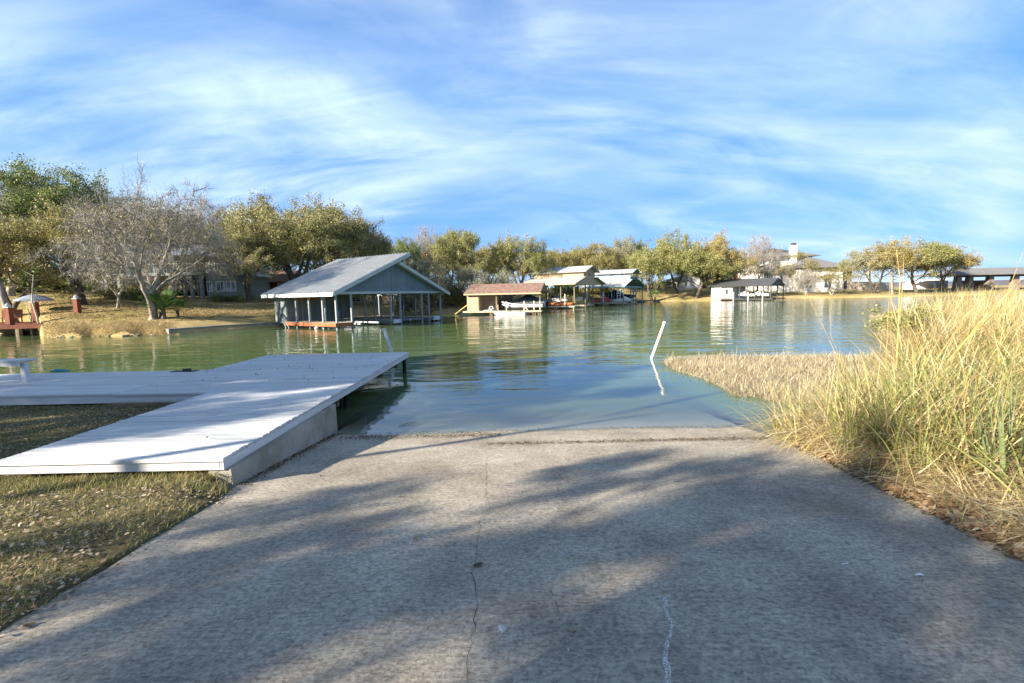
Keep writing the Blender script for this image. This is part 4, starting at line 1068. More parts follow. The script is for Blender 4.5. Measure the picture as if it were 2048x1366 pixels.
# low jetty with potted palm right of the teal boathouse
jp = WZ(1300, 604.5)
jt = thing('jetty', 'low dark jetty with thin braces right of the teal boathouse', 'jetty', (jp.x - 1.5, jp.y, 0), rad(5))
deck(jt, -2.0, 3.6, 0, 1.4, .42, 'old_wood', 'y', 'old_wood', n=14, bh_=.2)
posts(jt, [(-1.8, .1), (.2, .1), (1.8, .1), (3.4, .1)], -1, .25, .14, 'old_wood', 'pile')
MB().beam((2.2, .7, 2.2), (5.0, .7, .3), .06, .06).beam((3.3, .7, 1.6), (3.3, .7, .42), .06, .06).build('brace', 'old_wood', jt)

# ---- white boathouse with dark roof
rz_w = rad(-46)
wb = thing('boathouse', 'white boathouse with dark low gable roof and open boat slip', 'boathouse', (42.9, 98.0, 0), rz_w)
Lw, Ww, ze_, zp_ = 11.6, 8.0, 3.15, 4.45
gable_roof(wb, -.6, Lw + .2, 0, Ww, ze_, zp_, 'dark_roof', .12, .5)
w_ = MB(); strips(w_, (0, .1), (2.2, .1), lambda u: ze_ - .1, .1, 6); strips(w_, (0, Ww), (0, .12), lambda u: ze_ - .1, .1, 12); w_.build('wall', 'white_clean', wb)
w_ = MB(); strips(w_, (2.22, .3), (4.2, .3), lambda u: ze_ - .1, .3, 6); strips(w_, (4.2, .3), (4.2, Ww), lambda u: ze_ - .1, .3, 12); w_.build('wall', 'white_clean', wb)
d_ = MB().box((2.7, .20, .45), (3.6, .262, 2.5)).build('door', 'trim_grey', wb)
MB().box((2.9, .165, 1.3), (3.4, .198, 2.3)).build('pane', 'glass', d_)
posts(wb, [(Lw * k, 0) for k in (.5, .62, .75, .88, 1)], -.6, ze_ - .1, .16, 'dark_post')
posts(wb, [(Lw * k, Ww) for k in (.5, .75, 1)] + [(Lw, Ww * .5)], -.6, ze_ - .1, .16, 'dark_post')
MB().prism([(Lw + .1, .0, ze_ - .1), (Lw + .1, Ww, ze_ - .1), (Lw + .1, Ww / 2, zp_ - .12)], (-.05, 0, 0)).build('gable_panel', 'dark_roof', wb)
deck(wb, 2.2, Lw + .5, -.6, .7, .36, 'old_wood', 'x', 'dark_post', bh_=.2)
deck(wb, 4.3, Lw + .5, Ww - 1.2, Ww, .36, 'old_wood', 'x', 'dark_post', bh_=.2)
MB().box((2.0, -.7, .38), (4.4, -.62, .75)).build('pink_board', mk('pink_board', [(.42, .2, .2), (.5, .27, .27)], 3, .8), wb)
TWB = lambda p: tw_(wb, rz_w, p)
jetski('white jet ski parked left under the dark-roofed boathouse', TWB((8.4, 1.2, .75)), rz_w + PI, 'boat_white')
jetski('white jet ski parked right under the dark-roofed boathouse', TWB((10.7, 2.6, .75)), rz_w + PI + .1, 'boat_white')
for k, x_ in enumerate((4.9, 7.7, 10.4)):
    o = MB().tube([(0, 0, 0), (0, 0, 2.0)], .09, 8).build('mooring_post', 'pvc'); o.location = TWB((x_, -.8, -.3))
    tag(o, ('left', 'middle', 'right')[k] + ' white mooring post in the water before the white boathouse', 'post', 'mooring posts at the white boathouse')

# ---- generic house pieces
def hip_roof(root, x0, x1, y0, y1, z, h, mat, ov=.8, name='roof', t=.18):
    xa, xb, ya, yb = x0 - ov, x1 + ov, y0 - ov, y1 + ov; hw = min(xb - xa, yb - ya) / 2
    if xb - xa >= yb - ya: r1, r2 = (xa + hw, (ya + yb) / 2, z + h), (xb - hw, (ya + yb) / 2, z + h)
    else: r1, r2 = ((xa + xb) / 2, ya + hw, z + h), ((xa + xb) / 2, yb - hw, z + h)
    if (Vector(r1) - Vector(r2)).length < .01: r2 = (r1[0] + .05, r1[1] + .02, r1[2])
    v = [(xa, ya, z), (xb, ya, z), (xb, yb, z), (xa, yb, z), r1, r2, (xa, ya, z - t), (xb, ya, z - t), (xb, yb, z - t), (xa, yb, z - t)]
    if xb - xa >= yb - ya: f = [(0, 1, 5, 4), (1, 2, 5), (2, 3, 4, 5), (3, 0, 4)]
    else: f = [(0, 1, 4), (1, 2, 5, 4), (2, 3, 5), (3, 0, 4, 5)]
    f += [(0, 6, 7, 1), (1, 7, 8, 2), (2, 8, 9, 3), (3, 9, 6, 0), (9, 8, 7, 6)]
    m_ = MB().add(v, f)
    # standing seams on the side towards the lake
    n_ = int((xb - xa) / .8)
    for k in range(1, n_):
        x = xa + (xb - xa) * k / n_; run = min(x - xa, xb - x, (yb - ya) / 2); yy_ = ya + run
        m_.beam((x, ya, z + .02), (x, yy_, z + .02 + h * run / hw), .05, .05)
    return m_.build(name, mat, root)
def block(root, x0, x1, y0, y1, z0, z1, mat, name='wall'):
    return MB().box((x0, y0, z0), (x1, y1, z1)).build(name, mat, root)
def window(root, x0, x1, z0, z1, y, fm='white_clean', nx_=2, nz_=1, depth=.05, fw=.07):
    """set in the face looking to -y: glass with a frame of bars standing proud"""
    fr_ = MB()
    fr_.box((x0, y - depth, z0), (x1, y, z0 + fw)); fr_.box((x0, y - depth, z1 - fw), (x1, y, z1))
    for k in range(nx_ + 1):
        x = x0 + (x1 - x0 - fw) * k / nx_; fr_.box((x, y - depth + .003, z0 + fw), (x + fw, y, z1 - fw))
    for k in range(1, nz_):
        z = z0 + (z1 - z0) * k / nz_; fr_.box((x0 + fw, y - depth + .006, z - fw * .35), (x1 - fw, y, z + fw * .35))
    f = fr_.build('window', fm, root)
    MB().box((x0 + fw * .5, y - .022, z0 + fw * .5), (x1 - fw * .5, y - .004, z1 - fw * .5)).build('pane', 'glass', f)
    return f

# ---- pale modern house
Dh = 120.0
hz0 = fz(74, Dh)
def hx_(px): return (px - 1024) / FPX * Dh * .995
def hzz(px, py, D=Dh): return EYE + ((589 - .021 * (px - 1024)) - py) * D / FPX
mh = thing('modern_house', 'large cream two-storey house with grey hip roofs and a tall chimney', 'house', (hx_(1600), Dh, 0))
X = lambda px: hx_(px) - hx_(1600)
Z = hzz
block(mh, X(1602), X(1686), 0, 12, -.5 + hz0, Z(1640, 535), 'white_wall')
hip_roof(mh, X(1604), X(1688), -.3, 12, Z(1640, 535), 3.0, 'roof_shingle', 1.0)
block(mh, X(1536), X(1601), 3, 14, -.5 + hz0, Z(1560, 541), 'white_wall')
hip_roof(mh, X(1534), X(1592), 2.4, 12, Z(1560, 541), 2.0, 'roof_shingle', .9)
block(mh, X(1498), X(1535), 5, 14, hz0 - .5, Z(1515, 522), 'white_wall')
hip_roof(mh, X(1496), X(1535), 4.5, 15, Z(1515, 522), 1.6, 'dark_roof', .8)
block(mh, X(1536), X(1668), 9, 20, Z(1560, 541), Z(1600, 508), 'white_wall')
hip_roof(mh, X(1536), X(1670), 8.6, 20, Z(1600, 508), 2.2, 'roof_shingle', 1.2)
block(mh, X(1582), X(1640), 12, 20, Z(1600, 504), Z(1610, 498), 'white_wall')
hip_roof(mh, X(1584), X(1638), 12, 20, Z(1610, 498), 1.6, 'dark_roof', 1.0)
ch = block(mh, X(1618), X(1629), 7.5, 8.9, Z(1620, 530), Z(1623, 486), 'white_clean', 'chimney')
MB().box((X(1619), 7.6, Z(1623, 486)), (X(1628), 8.8, Z(1623, 484.5))).box((X(1620), 7.7, Z(1623, 484)), (X(1622), 8.7, Z(1623, 481))).box((X(1625), 7.7, Z(1623, 484)), (X(1627), 8.7, Z(1623, 481))).build('chimney_cap', 'dark_roof', ch)
window(mh, X(1541), X(1560), Z(1550, 565), Z(1550, 545), 3, 'white_clean', 4, 1)
window(mh, X(1500), X(1506), Z(1503, 545), Z(1503, 530), 5, 'old_wood', 1, 1)
block(mh, X(1490), X(1498), 5.5, 6.2, hz0 - .3, Z(1494, 524), 'redbrown', 'wood_panel')
window(mh, X(1575), X(1580), Z(1577, 572), Z(1577, 550), 3, 'stone_dark', 1, 1)
window(mh, X(1593), X(1597), Z(1595, 555), Z(1595, 548), 3, 'stone_dark', 1, 1)
window(mh, X(1545), X(1568), Z(1556, 526), Z(1556, 514), 9, 'white_clean', 4, 1)
window(mh, X(1575), X(1600), Z(1590, 526), Z(1590, 514), 9, 'white_clean', 4, 1)
window(mh, X(1612), X(1624), Z(1618, 575), Z(1618, 560), 0, 'stone_dark', 2, 1)
window(mh, X(1650), X(1664), Z(1655, 575), Z(1655, 558), 0, 'stone_dark', 2, 1)
block(mh, X(1687), X(1690), 1, 12, hz0 - .5, Z(1688, 537), 'stone_pale', 'corner_wall')
block(mh, X(1694), X(1711), 2, 9, Z(1700, 563), Z(1700, 540), 'glass', 'glass_wall')
for px in (1693, 1702, 1711):
    block(mh, X(px) - .25, X(px) + .25, 1.5, 2, hz0, Z(px, 539), 'stone_dark', 'column')
hip_roof(mh, X(1690), X(1714), 1, 10, Z(1700, 538.5), 1.0, 'dark_roof', .8)
for k, (a, b2, top) in enumerate(((1540, 1600, 577), (1642, 1660, 575))):
    pass
# stone terrace walls
st = thing('terrace_wall', 'pale stone terrace wall right of the cream house', 'wall', (hx_(1740), Dh - 1, 0))
xx = lambda px: hx_(px) - hx_(1740)
zt1, zt0 = Z(1740, 563), hz0 - .6
MB().box((xx(1699), 0, zt0), (xx(1712), .5, Z(1705, 564))).build('wall', 'stone_dark', st)
MB().box((xx(1712.2), -.1, zt0), (xx(1733), .4, Z(1722, 564))).build('wall', 'stone_pale', st)
MB().prism([(xx(1733.2), -.12, zt0), (xx(1775), -.12, zt0), (xx(1764), -.12, Z(1760, 565)), (xx(1733.2), -.12, Z(1735, 563.5))], (0, .6, 0)).build('wall', 'stone_pale', st)
mb_ = MB().prism([(xx(1775), -.0, zt0), (xx(1792), -.0, zt0), (xx(1790), 0, zt0 + .6), (xx(1765), 0, Z(1760, 566))], (0, .5, 0)); mb_.build('wall', 'white_wall', st)
lt = thing('lattice_tower', 'narrow white ladder-like tower on the terrace right of the cream house', 'tower', (hx_(1741), Dh + 1, 0))
z_a, z_b = Z(1741, 563), Z(1741, 541)
for sx in (-.42, .36):
    MB().box((sx, 0, z_a - 2), (sx + .06, .1, z_b)).build('rail', 'pvc', lt)
for k in range(6):
    z_ = z_a + (z_b - z_a) * (k + .3) / 6
    MB().box((-.36, .02, z_), (.36, .08, z_ + .28)).build('board', 'pvc', lt)
# dark roofed house behind, left of the cream one
d2 = 128
dh = thing('house', 'cream house with a long dark roof mostly hidden behind trees', 'house', (hx_(1465) * 1.05, d2, 0))
g2 = fz((1465 - 1024) / FPX * d2, d2)
block(dh, -4.5, 4.5, 0, 8, g2 - .5, g2 + 2.6, 'white_wall')
hip_roof(dh, -4.7, 4.7, -.2, 8, g2 + 2.6, 1.8, 'dark_roof', .9)
# small white house
p5 = at(1380, 121)
wh5 = thing('cottage', 'small white gabled cottage behind the oaks above the lawn', 'house', (p5.x, p5.y, p5.z - .2))
block(wh5, -3.2, 3.2, 0, 7, -.4, 2.6, 'white_clean')
MB().prism([(-3.2, -.03, 2.6), (3.2, -.03, 2.6), (1.6, -.03, 3.9)], (0, 7, 0)).build('gable', 'white_clean', wh5)
MB().prism([(-3.5, -.3, 2.5), (1.6, -.3, 3.98), (1.6, -.3, 4.12), (-3.5, -.3, 2.66)], (0, 7.6, 0)).build('roof', 'dark_roof', wh5)
MB().prism([(1.6, -.3, 3.98), (3.5, -.3, 2.4), (3.5, -.3, 2.54), (1.6, -.3, 4.12)], (0, 7.6, 0)).build('roof', 'dark_roof', wh5)
window(wh5, -1.2, -.2, .6, 1.8, 0)
p6 = at(1355, 118)
sh6 = thing('shed', 'tiny pale garden shed left of the white cottage', 'shed', (p6.x - .8, p6.y - 6, p6.z - .25))
block(sh6, -.9, .9, 0, 2, -.3, 1.9, 'white_wall'); gable_roof(sh6, -1.1, 1.1, 0, 2, 1.9, 2.5, 'dark_roof', .06, .15)

# ---- lakeside pavilion at far right
Dp = 112.0
pv = thing('pavilion', 'long open pavilion with a dark hip roof on stone columns', 'pavilion', ((1975 - 1024) / FPX * Dp, Dp, 0))
q = lambda px: (px - 1975) / FPX * Dp
zc = lambda py, px=1975: EYE + ((589 - .021 * (px - 1024)) - py) * Dp / FPX
hip_roof(pv, q(1905), q(2150), 0, 10, zc(549, 1960), 1.7, 'roof_shingle', 1.6)
g7 = fz(117, Dp)
for px in (1915, 1938, 1979, 2029, 2080, 2130):
    MB().loft([[(q(px) + sx * w, sy * w + .4, z) for sx, sy in ((-1, -1), (1, -1), (1, 1), (-1, 1))] for w, z in ((.75, g7 - .8), (.6, g7 + 1.8), (.5, zc(551)))]).build('column', 'stone_dark', pv)
MB().box((q(1908), .2, zc(551.5) - .3), (q(2145), .6, zc(551.5) + .1)).build('beam', 'dark_post', pv)
MB().box((q(1960), 5, g7 - .5), (q(2015), 5.6, zc(560))).build('low_wall', 'stone_dark', pv)
MB().box((q(1968), 3.0, g7 - .3), (q(1990), 3.9, zc(566))).build('grill_counter', 'redbrown', pv)
wv_ = thing('house', 'low white walled house beyond the tip of the far shore', 'house', ((1868 - 1024) / FPX * 125, 125, 0))
zz_ = lambda py: EYE + (571.5 - py) * 125 / FPX
MB().prism([(-4.5, 0, -.5), (3.5, 0, -.5), (3.5, 0, zz_(558)), (-1.5, 0, zz_(558)), (-4.5, 0, zz_(566))], (0, 5, 0)).build('wall', 'white_clean', wv_)
window(wv_, -.5, 1.0, zz_(570), zz_(562), 0)

# ---- grey two-storey house on the left
Dg = 47.0
gz = 2.35
kx = lambda px: (px - 1024) / FPX * Dg * .995
gh = thing('lake_house', 'grey two-storey house with pale metal roof behind the bare tree', 'house', (kx(440), Dg, 0))
X = lambda px: kx(px) - kx(440)
Z = lambda py, px=400: EYE + ((589 - .021 * (px - 1024)) - py) * Dg / FPX
wl_ = MB()
# right wing with sloping right edge, built of clapboards
rows = 22; z0_, z1_ = gz - .2, Z(512, 450)
for k in range(rows):
    a, b2 = z0_ + (z1_ - z0_) * k / rows, z0_ + (z1_ - z0_) * (k + 1) / rows
    xr_ = lambda z: X(478) - max(0, (z - (gz + 2.4))) * .42
    wl_.prism([(X(418), 0, a), (xr_(a), 0, a), (xr_(b2), .02, b2), (X(418), .02, b2)], (0, 6, 0))
wl_.build('clapboard_wall', 'house_grey', gh)
MB().box((X(225), 3.2, gz - .8), (X(418), 8.5, Z(505))).build('wall', 'house_grey', gh)
MB().box((X(300), 2.9, gz), (X(416), 3.15, gz + 2.35)).build('porch_shade_panel', 'inside_shade', gh)  # near-black panel before the wall: shade inside the porch given as colour
MB().box((X(300), -.9, gz - .35), (X(436), 3.1, gz - .02)).build('porch_floor', 'house_grey', gh)
for px in (311, 326, 345, 353, 371, 394, 413):
    MB().box((X(px) - .14, -.5 + (.6 if px in (345, 371) else 0), gz - .02), (X(px) + .14, -.2 + (.6 if px in (345, 371) else 0), gz + 2.45)).build('column', 'house_grey', gh)
MB().box((X(222), -.6, gz + 2.46), (X(417), 3.1, gz + 2.75)).build('balcony_floor', 'house_grey', gh)
for px in np.arange(232, 417, 6.5):
    MB().box((X(px) - .02, -.52, gz + 2.76), (X(px) + .02, -.48, gz + 3.55)).build('baluster', 'house_grey', gh)
MB().box((X(228), -.55, gz + 3.56), (X(417), -.45, gz + 3.66)).build('handrail', 'house_grey', gh)
ribs = MB(); ribs_roof(ribs, (X(215), -.9, Z(512)), (X(418), -.9, Z(512)), (X(418), 5, Z(478)), (X(215), 5, Z(478)), n=24, rh=.05); ribs.build('roof', 'galv', gh)
ribs = MB(); ribs_roof(ribs, (X(415), -.5, Z(514, 450)), (X(468), -.5, Z(514, 450)), (X(440), 4, Z(486)), (X(400), 4, Z(486)), n=8, rh=.05); ribs.build('roof', 'galv', gh)
MB().prism([(X(468), -.5, Z(514, 450)), (X(479), .2, gz + 2.5), (X(484), .2, gz + 2.4), (X(472), -.5, Z(512, 450))], (0, 6.4, .0)).build('side_roof', 'galv', gh)
window(gh, X(437), X(456), Z(543, 450), Z(521, 450), 0, 'white_clean', 3)
window(gh, X(437), X(454), Z(583, 450), Z(563, 450), 0, 'white_clean', 2)
window(gh, X(457), X(476), Z(583, 450), Z(563, 450), 0, 'white_clean', 2)
window(gh, X(418.5), X(430), Z(583, 450), Z(562, 450), 0, 'white_clean', 2)
for a, b2 in ((228, 246), (252, 270), (280, 300), (330, 350), (360, 380), (388, 408)):
    window(gh, X(a), X(b2), gz + 2.8, gz + 4.6, 3.2, 'trim_grey', 2)
for a, b2 in ((296, 304), (362, 370)):
    window(gh, X(a), X(b2), gz + .3, gz + 2.1, 2.9, 'white_clean', 1)
for px in (226, 252):
    MB().box((X(px) - .15, -.5, gz - 1.2), (X(px) + .15, -.2, gz + 2.45)).build('column', 'house_grey', gh)

# ---- beige house with brown roof
p7 = at(520, 56)
bhs = thing('bungalow', 'low beige bungalow with brown roof left of the large boathouse', 'house', (p7.x, p7.y, p7.z - .15))
block(bhs, -3.4, 3.4, 0, 6, -.3, 2.1, 'white_wall')
gable_roof(bhs, -3.9, 3.9, 0, 6, 2.1, 3.4, 'brown_roof', .12, .6)
window(bhs, -.6, .6, .6, 1.7, 0, 'old_wood'); MB().box((1.6, -.05, .0), (2.5, -.003, 1.9)).build('door', 'redbrown', bhs)
p8 = at(765, 64)
h8 = thing('bungalow', 'pale stone bungalow seen between the posts of the large boathouse', 'house', (p8.x, p8.y, p8.z - .2))
block(h8, -6, 5, 0, 6, -.3, 2.3, 'tan_wall')
gable_roof(h8, -6.6, 5.6, 0, 6, 2.3, 3.7, 'dark_roof', .12, .6)
for x_ in (-4.2, -1.4, 1.8): window(h8, x_, x_ + 1.4, .7, 1.8, 0, 'white_clean')
# ---- red-brown deck at far left
zd_ = .85
rd = thing('boat_deck', 'red-brown wooden deck with capped posts at the left edge', 'deck', (0, 0, 0))
pa, pb_ = WD(-60, 650, 31.0), WD(80, 650, 31.5)
def rel(px, D): return ((px - 1024) / FPX * D * .9955, D)
a0, a1 = rel(-90, 31), rel(82, 32); a2, a3 = rel(100, 37), rel(-70, 36)
n_ = 22
mbd = MB()
for k in range(n_):
    u0, u1 = (k + .04) / n_, (k + .96) / n_
    L0 = lambda u: (a0[0] + (a3[0] - a0[0]) * u, a0[1] + (a3[1] - a0[1]) * u); L1 = lambda u: (a1[0] + (a2[0] - a1[0]) * u, a1[1] + (a2[1] - a1[1]) * u)
    mbd.slab((*L0(u0), zd_), (*L1(u0), zd_), (*L1(u1), zd_), (*L0(u1), zd_), .04)
mbd.build('decking', 'redbrown', rd)
MB().beam((*a0, zd_ - .17), (*a1, zd_ - .17), .06, .30).build('rim_board', 'redbrown', rd)
MB().beam((a1[0], a1[1] + .05, zd_ - .17), (*rel(161, 35.2), 1.0), .06, .26).build('rim_board', 'redbrown', rd)
for px, D in ((33, 31.6), (-20, 31.5)):
    x_, y_ = rel(px, D); MB().box((x_ - .12, y_ - .12, -1.3), (x_ + .12, y_ + .12, zd_ - .33)).build('pile', 'old_wood', rd)
for px, D, h_ in ((18, 31.7, 1.15), (156, 35.2, 1.15), (72, 34.5, 1.5), (-60, 31.5, 1.15)):
    x_, y_ = rel(px, D); zb = zd_ if px < 100 else fz(x_, y_) - .1
    po = MB().box((x_ - .16, y_ - .16, zb), (x_ + .16, y_ + .16, zb + h_)).build('post', 'redbrown', rd)
    MB().box((x_ - .2, y_ - .2, zb + h_ + .002), (x_ + .2, y_ + .2, zb + h_ + .06)).tube([(x_, y_, zb + h_ + .06), (x_, y_, zb + h_ + .2), (x_, y_, zb + h_ + .32)], [.13, .16, .03], 10).build('post_cap', 'galv', po)
x_, y_ = rel(72, 36)
um = thing('parasol', 'blue-grey parasol standing over the red-brown deck', 'parasol', (x_, y_, zd_))
MB().tube([(0, 0, 0), (0, 0, 2.1)], .03, 8).build('pole', 'dark_post', um)
can = [[(1.15 * math.cos(a) * s_, 1.15 * math.sin(a) * s_, z_) for a in np.linspace(0, 2 * PI, 8, endpoint=False)] for s_, z_ in ((1, 1.62), (.98, 1.72), (.5, 1.98), (.04, 2.18))]
MB().loft(can).build('canopy', mk('canopy', [(.22, .27, .36), (.30, .36, .46)], 2, .8), um)
for px, D, lab in ((8, 33.5, 'red garden chair at the left end of the red-brown deck'), (30, 34, 'red garden chair beside the leaning trunk on the deck')):
    x_, y_ = rel(px, D); chn = thing('garden_chair', lab, 'chair', (x_, y_, zd_), .4)
    MB().box((-.28, -.28, .38), (.28, .28, .43)).build('seat', 'red_wood', chn)
    MB().prism([(-.28, .26, .43), (.28, .26, .43), (.28, .40, 1.0), (-.28, .40, 1.0)], (0, .04, 0)).build('backrest', 'red_wood', chn)
    lg = MB().box((-.03, -.03, 0), (.03, .03, .378)).build('leg', 'red_wood', chn, (-.24, -.24, 0))
    for q_ in ((.24, -.24), (-.24, .24), (.24, .24)): inst(lg, 'leg', chn, (*q_, 0))
# boulder on the lawn behind the boathouse
def rock(name, label, p, sx, sy, sz, seed, mat='stone_pale', group=None):
    bm = bmesh.new(); bmesh.ops.create_icosphere(bm, subdivisions=2, radius=1)
    r__ = random.Random(seed); off = Vector((r__.random() * 9, r__.random() * 9, 0))
    from mathutils import noise as mn
    for v in bm.verts:
        d = 1 + .35 * mn.noise(v.co * 1.3 + off); v.co = Vector((v.co.x * sx * d, v.co.y * sy * d, v.co.z * sz * d))
    me = bpy.data.meshes.new(name); bm.to_mesh(me); bm.free(); me.materials.append(M[mat])
    o = bpy.data.objects.new(name, me); C.objects.link(o); o.location = p; o.rotation_euler.z = r__.random() * 3
    tag(o, label, 'rock', group); return o
p = at(862, 47); rock('boulder', 'large pale boulder on the lawn behind the right boathouse posts', p, 1.3, .6, .42, 3)
p = at(893, 50); rock('boulder', 'smaller pale boulder right of the large one on the lawn', p, .5, .4, .4, 8)
p = at(1300 + 20, 93); rock('boulder', 'small brown rock near the waterline between the jetty and white boathouse', p, .35, .3, .2, 9)
p = WZ(1596, 595.5); rock('boulder', 'flat dark rock at the waterline right of the white boathouse', p, 1.0, .5, .28, 12, 'stone_dark')
rs = random.Random(4)
M['bank_rock'] = mk('bank_rock', [(.12, .10, .075), (.28, .24, .18)], 4, .9)
spots = ['beside the saplings', 'left of the middle of the low bank', 'in the middle of the low bank', 'below the red-brown deck corner']
for k in range(14):
    px = 90 + rs.random() ** 1.3 * 240; th_ = math.atan((px - 1024) / FPX); rs_d = float(np.interp(th_, np.arctan2(SX, SY), np.hypot(SX, SY))); base = Vector((math.sin(th_) * rs_d, math.cos(th_) * rs_d, 0))
    s_ = rs.uniform(.06, .17)
    o = rock('rock', 'small pale rock at the waterline of the low grassy bank left of the bare tree', (base.x, base.y + .05, .02), s_ * 1.6, s_, s_ * .7, 20 + k, 'bank_rock', 'rocks along the low left bank')

# ================================================================== trees
def skeleton(seed, R, H, th, natt, nblob, step=.32, dk=.55, di=2.6, low=.25, lean=(0, 0), fork=None):
    """space colonisation towards lumps of a dome: nodes, parents, attractors"""
    g = np.random.default_rng(seed)
    ch = H - th; cen = np.array([lean[0], lean[1], th + ch * .42])
    # lumps on the dome shell
    bl = []
    while len(bl) < nblob:
        d = g.normal(size=3); d /= np.linalg.norm(d)
        if d[2] < -low: continue
        k = g.uniform(.62, .95)
        bl.append(cen + d * np.array([R, R, ch * .55]) * k)
    bl = np.array(bl); br = g.uniform(.20, .40, nblob) * R
    ci = g.integers(0, nblob, natt)
    att = bl[ci] + np.clip(g.normal(size=(natt, 3)), -1.9, 1.9) * br[ci][:, None] * np.array([.62, .62, .42])
    inner = cen + g.normal(size=(natt // 7, 3)) * np.array([R * .45, R * .45, ch * .25])
    att = np.vstack([att, inner]); att = att[att[:, 2] > th * .95]
    targets = att.copy()
    nodes = [np.array([0, 0, -.3])]; par = [-1]
    p = np.array([0, 0, 0.]); 
    nf = fork or 1; stems = []
    kz = int(th / step)
    for s in range(nf):
        q = np.array([0, 0, 0.]); last = 0
        a = 2 * PI * s / nf + g.uniform(0, 2); sp = .0 if nf == 1 else .42
        d = np.array([math.cos(a) * sp, math.sin(a) * sp, 1.0]) + np.array([lean[0], lean[1], 0]) * .25
        for k in range(max(2, kz)):
            d = d + g.normal(size=3) * np.array([.10, .10, .02]); d /= np.linalg.norm(d)
            q = q + d * step; nodes.append(q.copy()); par.append(last); last = len(nodes) - 1
    nodes = list(nodes); alive = np.ones(len(att), bool)
    for it in range(70):
        N_ = np.array(nodes); A = att[alive]
        if len(A) == 0: break
        d = ((A[:, None] - N_[None]) ** 2).sum(-1); j = d.argmin(1); dm = np.sqrt(d[np.arange(len(A)), j])
        lim = di if it > 6 else 99
        use = dm < max(di, np.percentile(dm, 30))
        if not use.any(): break
        newn = {}
        for jj in np.unique(j[use]):
            v = A[(j == jj) & use] - N_[jj]; v = v / (np.linalg.norm(v, axis=1)[:, None] + 1e-6); m_ = v.mean(0) + g.normal(size=3) * .16 + np.array([0, 0, .03])
            m_ /= np.linalg.norm(m_) + 1e-6
            newn[jj] = N_[jj] + m_ * step
        for jj, q in newn.items():
            nodes.append(q); par.append(int(jj))
        N_ = np.array(nodes[-len(newn):])
        idx = np.where(alive)[0]
        dd = ((att[idx][:, None] - N_[None]) ** 2).sum(-1).min(1)
        alive[idx[dd < dk * dk]] = False
    return np.array(nodes), np.array(par), targets, g
def limb_mesh(name, nodes, par, mat, r0, rmin=.012, tip=.016, n=5, expo=2.3):
    k = len(nodes); rr = np.zeros(k); kids = [[] for _ in range(k)]
    for i in range(1, k): kids[par[i]].append(i)
    order = range(k - 1, -1, -1)
    acc = np.zeros(k)
    for i in order:
        if not kids[i]: acc[i] = 1.0
        if i > 0: acc[par[i]] += acc[i]
    rr = tip * acc ** (1 / expo); rr = np.minimum(rr * 1.0, r0); sc_ = r0 / max(rr[0], 1e-3)
    w = np.clip(acc / acc[0], 0, 1) ** .5
    rr = rr * (1 + (sc_ - 1) * w)
    rr[0] = r0 * 1.45; 
    V, F = [], []
    # a tube per edge chain: rings at every node, quads along each edge
    for i in range(1, k):
        a, b_ = nodes[par[i]], nodes[i]; ra = min(rr[par[i]], rr[i] * 1.5) if par[i] > 0 else rr[par[i]]; rb = rr[i]
        d = b_ - a; L_ = np.linalg.norm(d)
        if L_ < 1e-4: continue
        d /= L_; nn = n if rb > .05 else 3
        u = np.cross(d, [0, 0, 1.0]) if abs(d[2]) < .9 else np.cross(d, [1.0, 0, 0]); u /= np.linalg.norm(u); w_ = np.cross(d, u)
        t = np.arange(nn) * 2 * PI / nn; cs = np.outer(np.cos(t), u) + np.outer(np.sin(t), w_)
        o = len(V); V.extend(a - d * ra * .3 + cs * ra); V.extend(b_ + d * rb * .3 + cs * rb)
        for j in range(nn):
            j2 = (j + 1) % nn; F.append((o + j, o + j2, o + nn + j2, o + nn + j))
    return mesh_np(name, np.array(V), np.array(F), mat, True), rr
def cards(g, C_, n, spread, size, flat=.35):
    """n leaf-sized diamonds scattered round the points C_"""
    c = C_[g.integers(0, len(C_), n)] + np.clip(g.normal(size=(n, 3)), -2, 2) * spread * np.array([1, 1, .75])
    u = g.normal(size=(n, 3)); u /= np.linalg.norm(u, axis=1)[:, None]
    t = g.normal(size=(n, 3)); t[:, 2] *= .6; v = np.cross(u, t); v /= np.linalg.norm(v, axis=1)[:, None] + 1e-9
    s = g.uniform(.6, 1.3, n)[:, None] * size
    return np.stack([c - u * s, c - v * s * .5 + u * s * .1, c + u * s, c + v * s * .5 + u * s * .1], 1)
def ribbons(g, A, D, L_, w, bend=.25):
    n = len(A); s = np.cross(D, g.normal(size=(n, 3))); s /= np.linalg.norm(s, axis=1)[:, None] + 1e-9
    b1 = A + D * L_[:, None] * .5 + g.normal(size=(n, 3)) * (L_ * bend * .3)[:, None]
    b2 = b1 + (D + g.normal(size=(n, 3)) * bend) * L_[:, None] * .5
    W = np.broadcast_to(np.asarray(w, float), (n,))[:, None]
    q1 = np.stack([A - s * W, A + s * W, b1 + s * W * .7, b1 - s * W * .7], 1)
    q2 = np.stack([b1 - s * W * .7, b1 + s * W * .7, b2 + s * W * .3, b2 - s * W * .3], 1)
    return np.concatenate([q1, q2])
VAR = {}
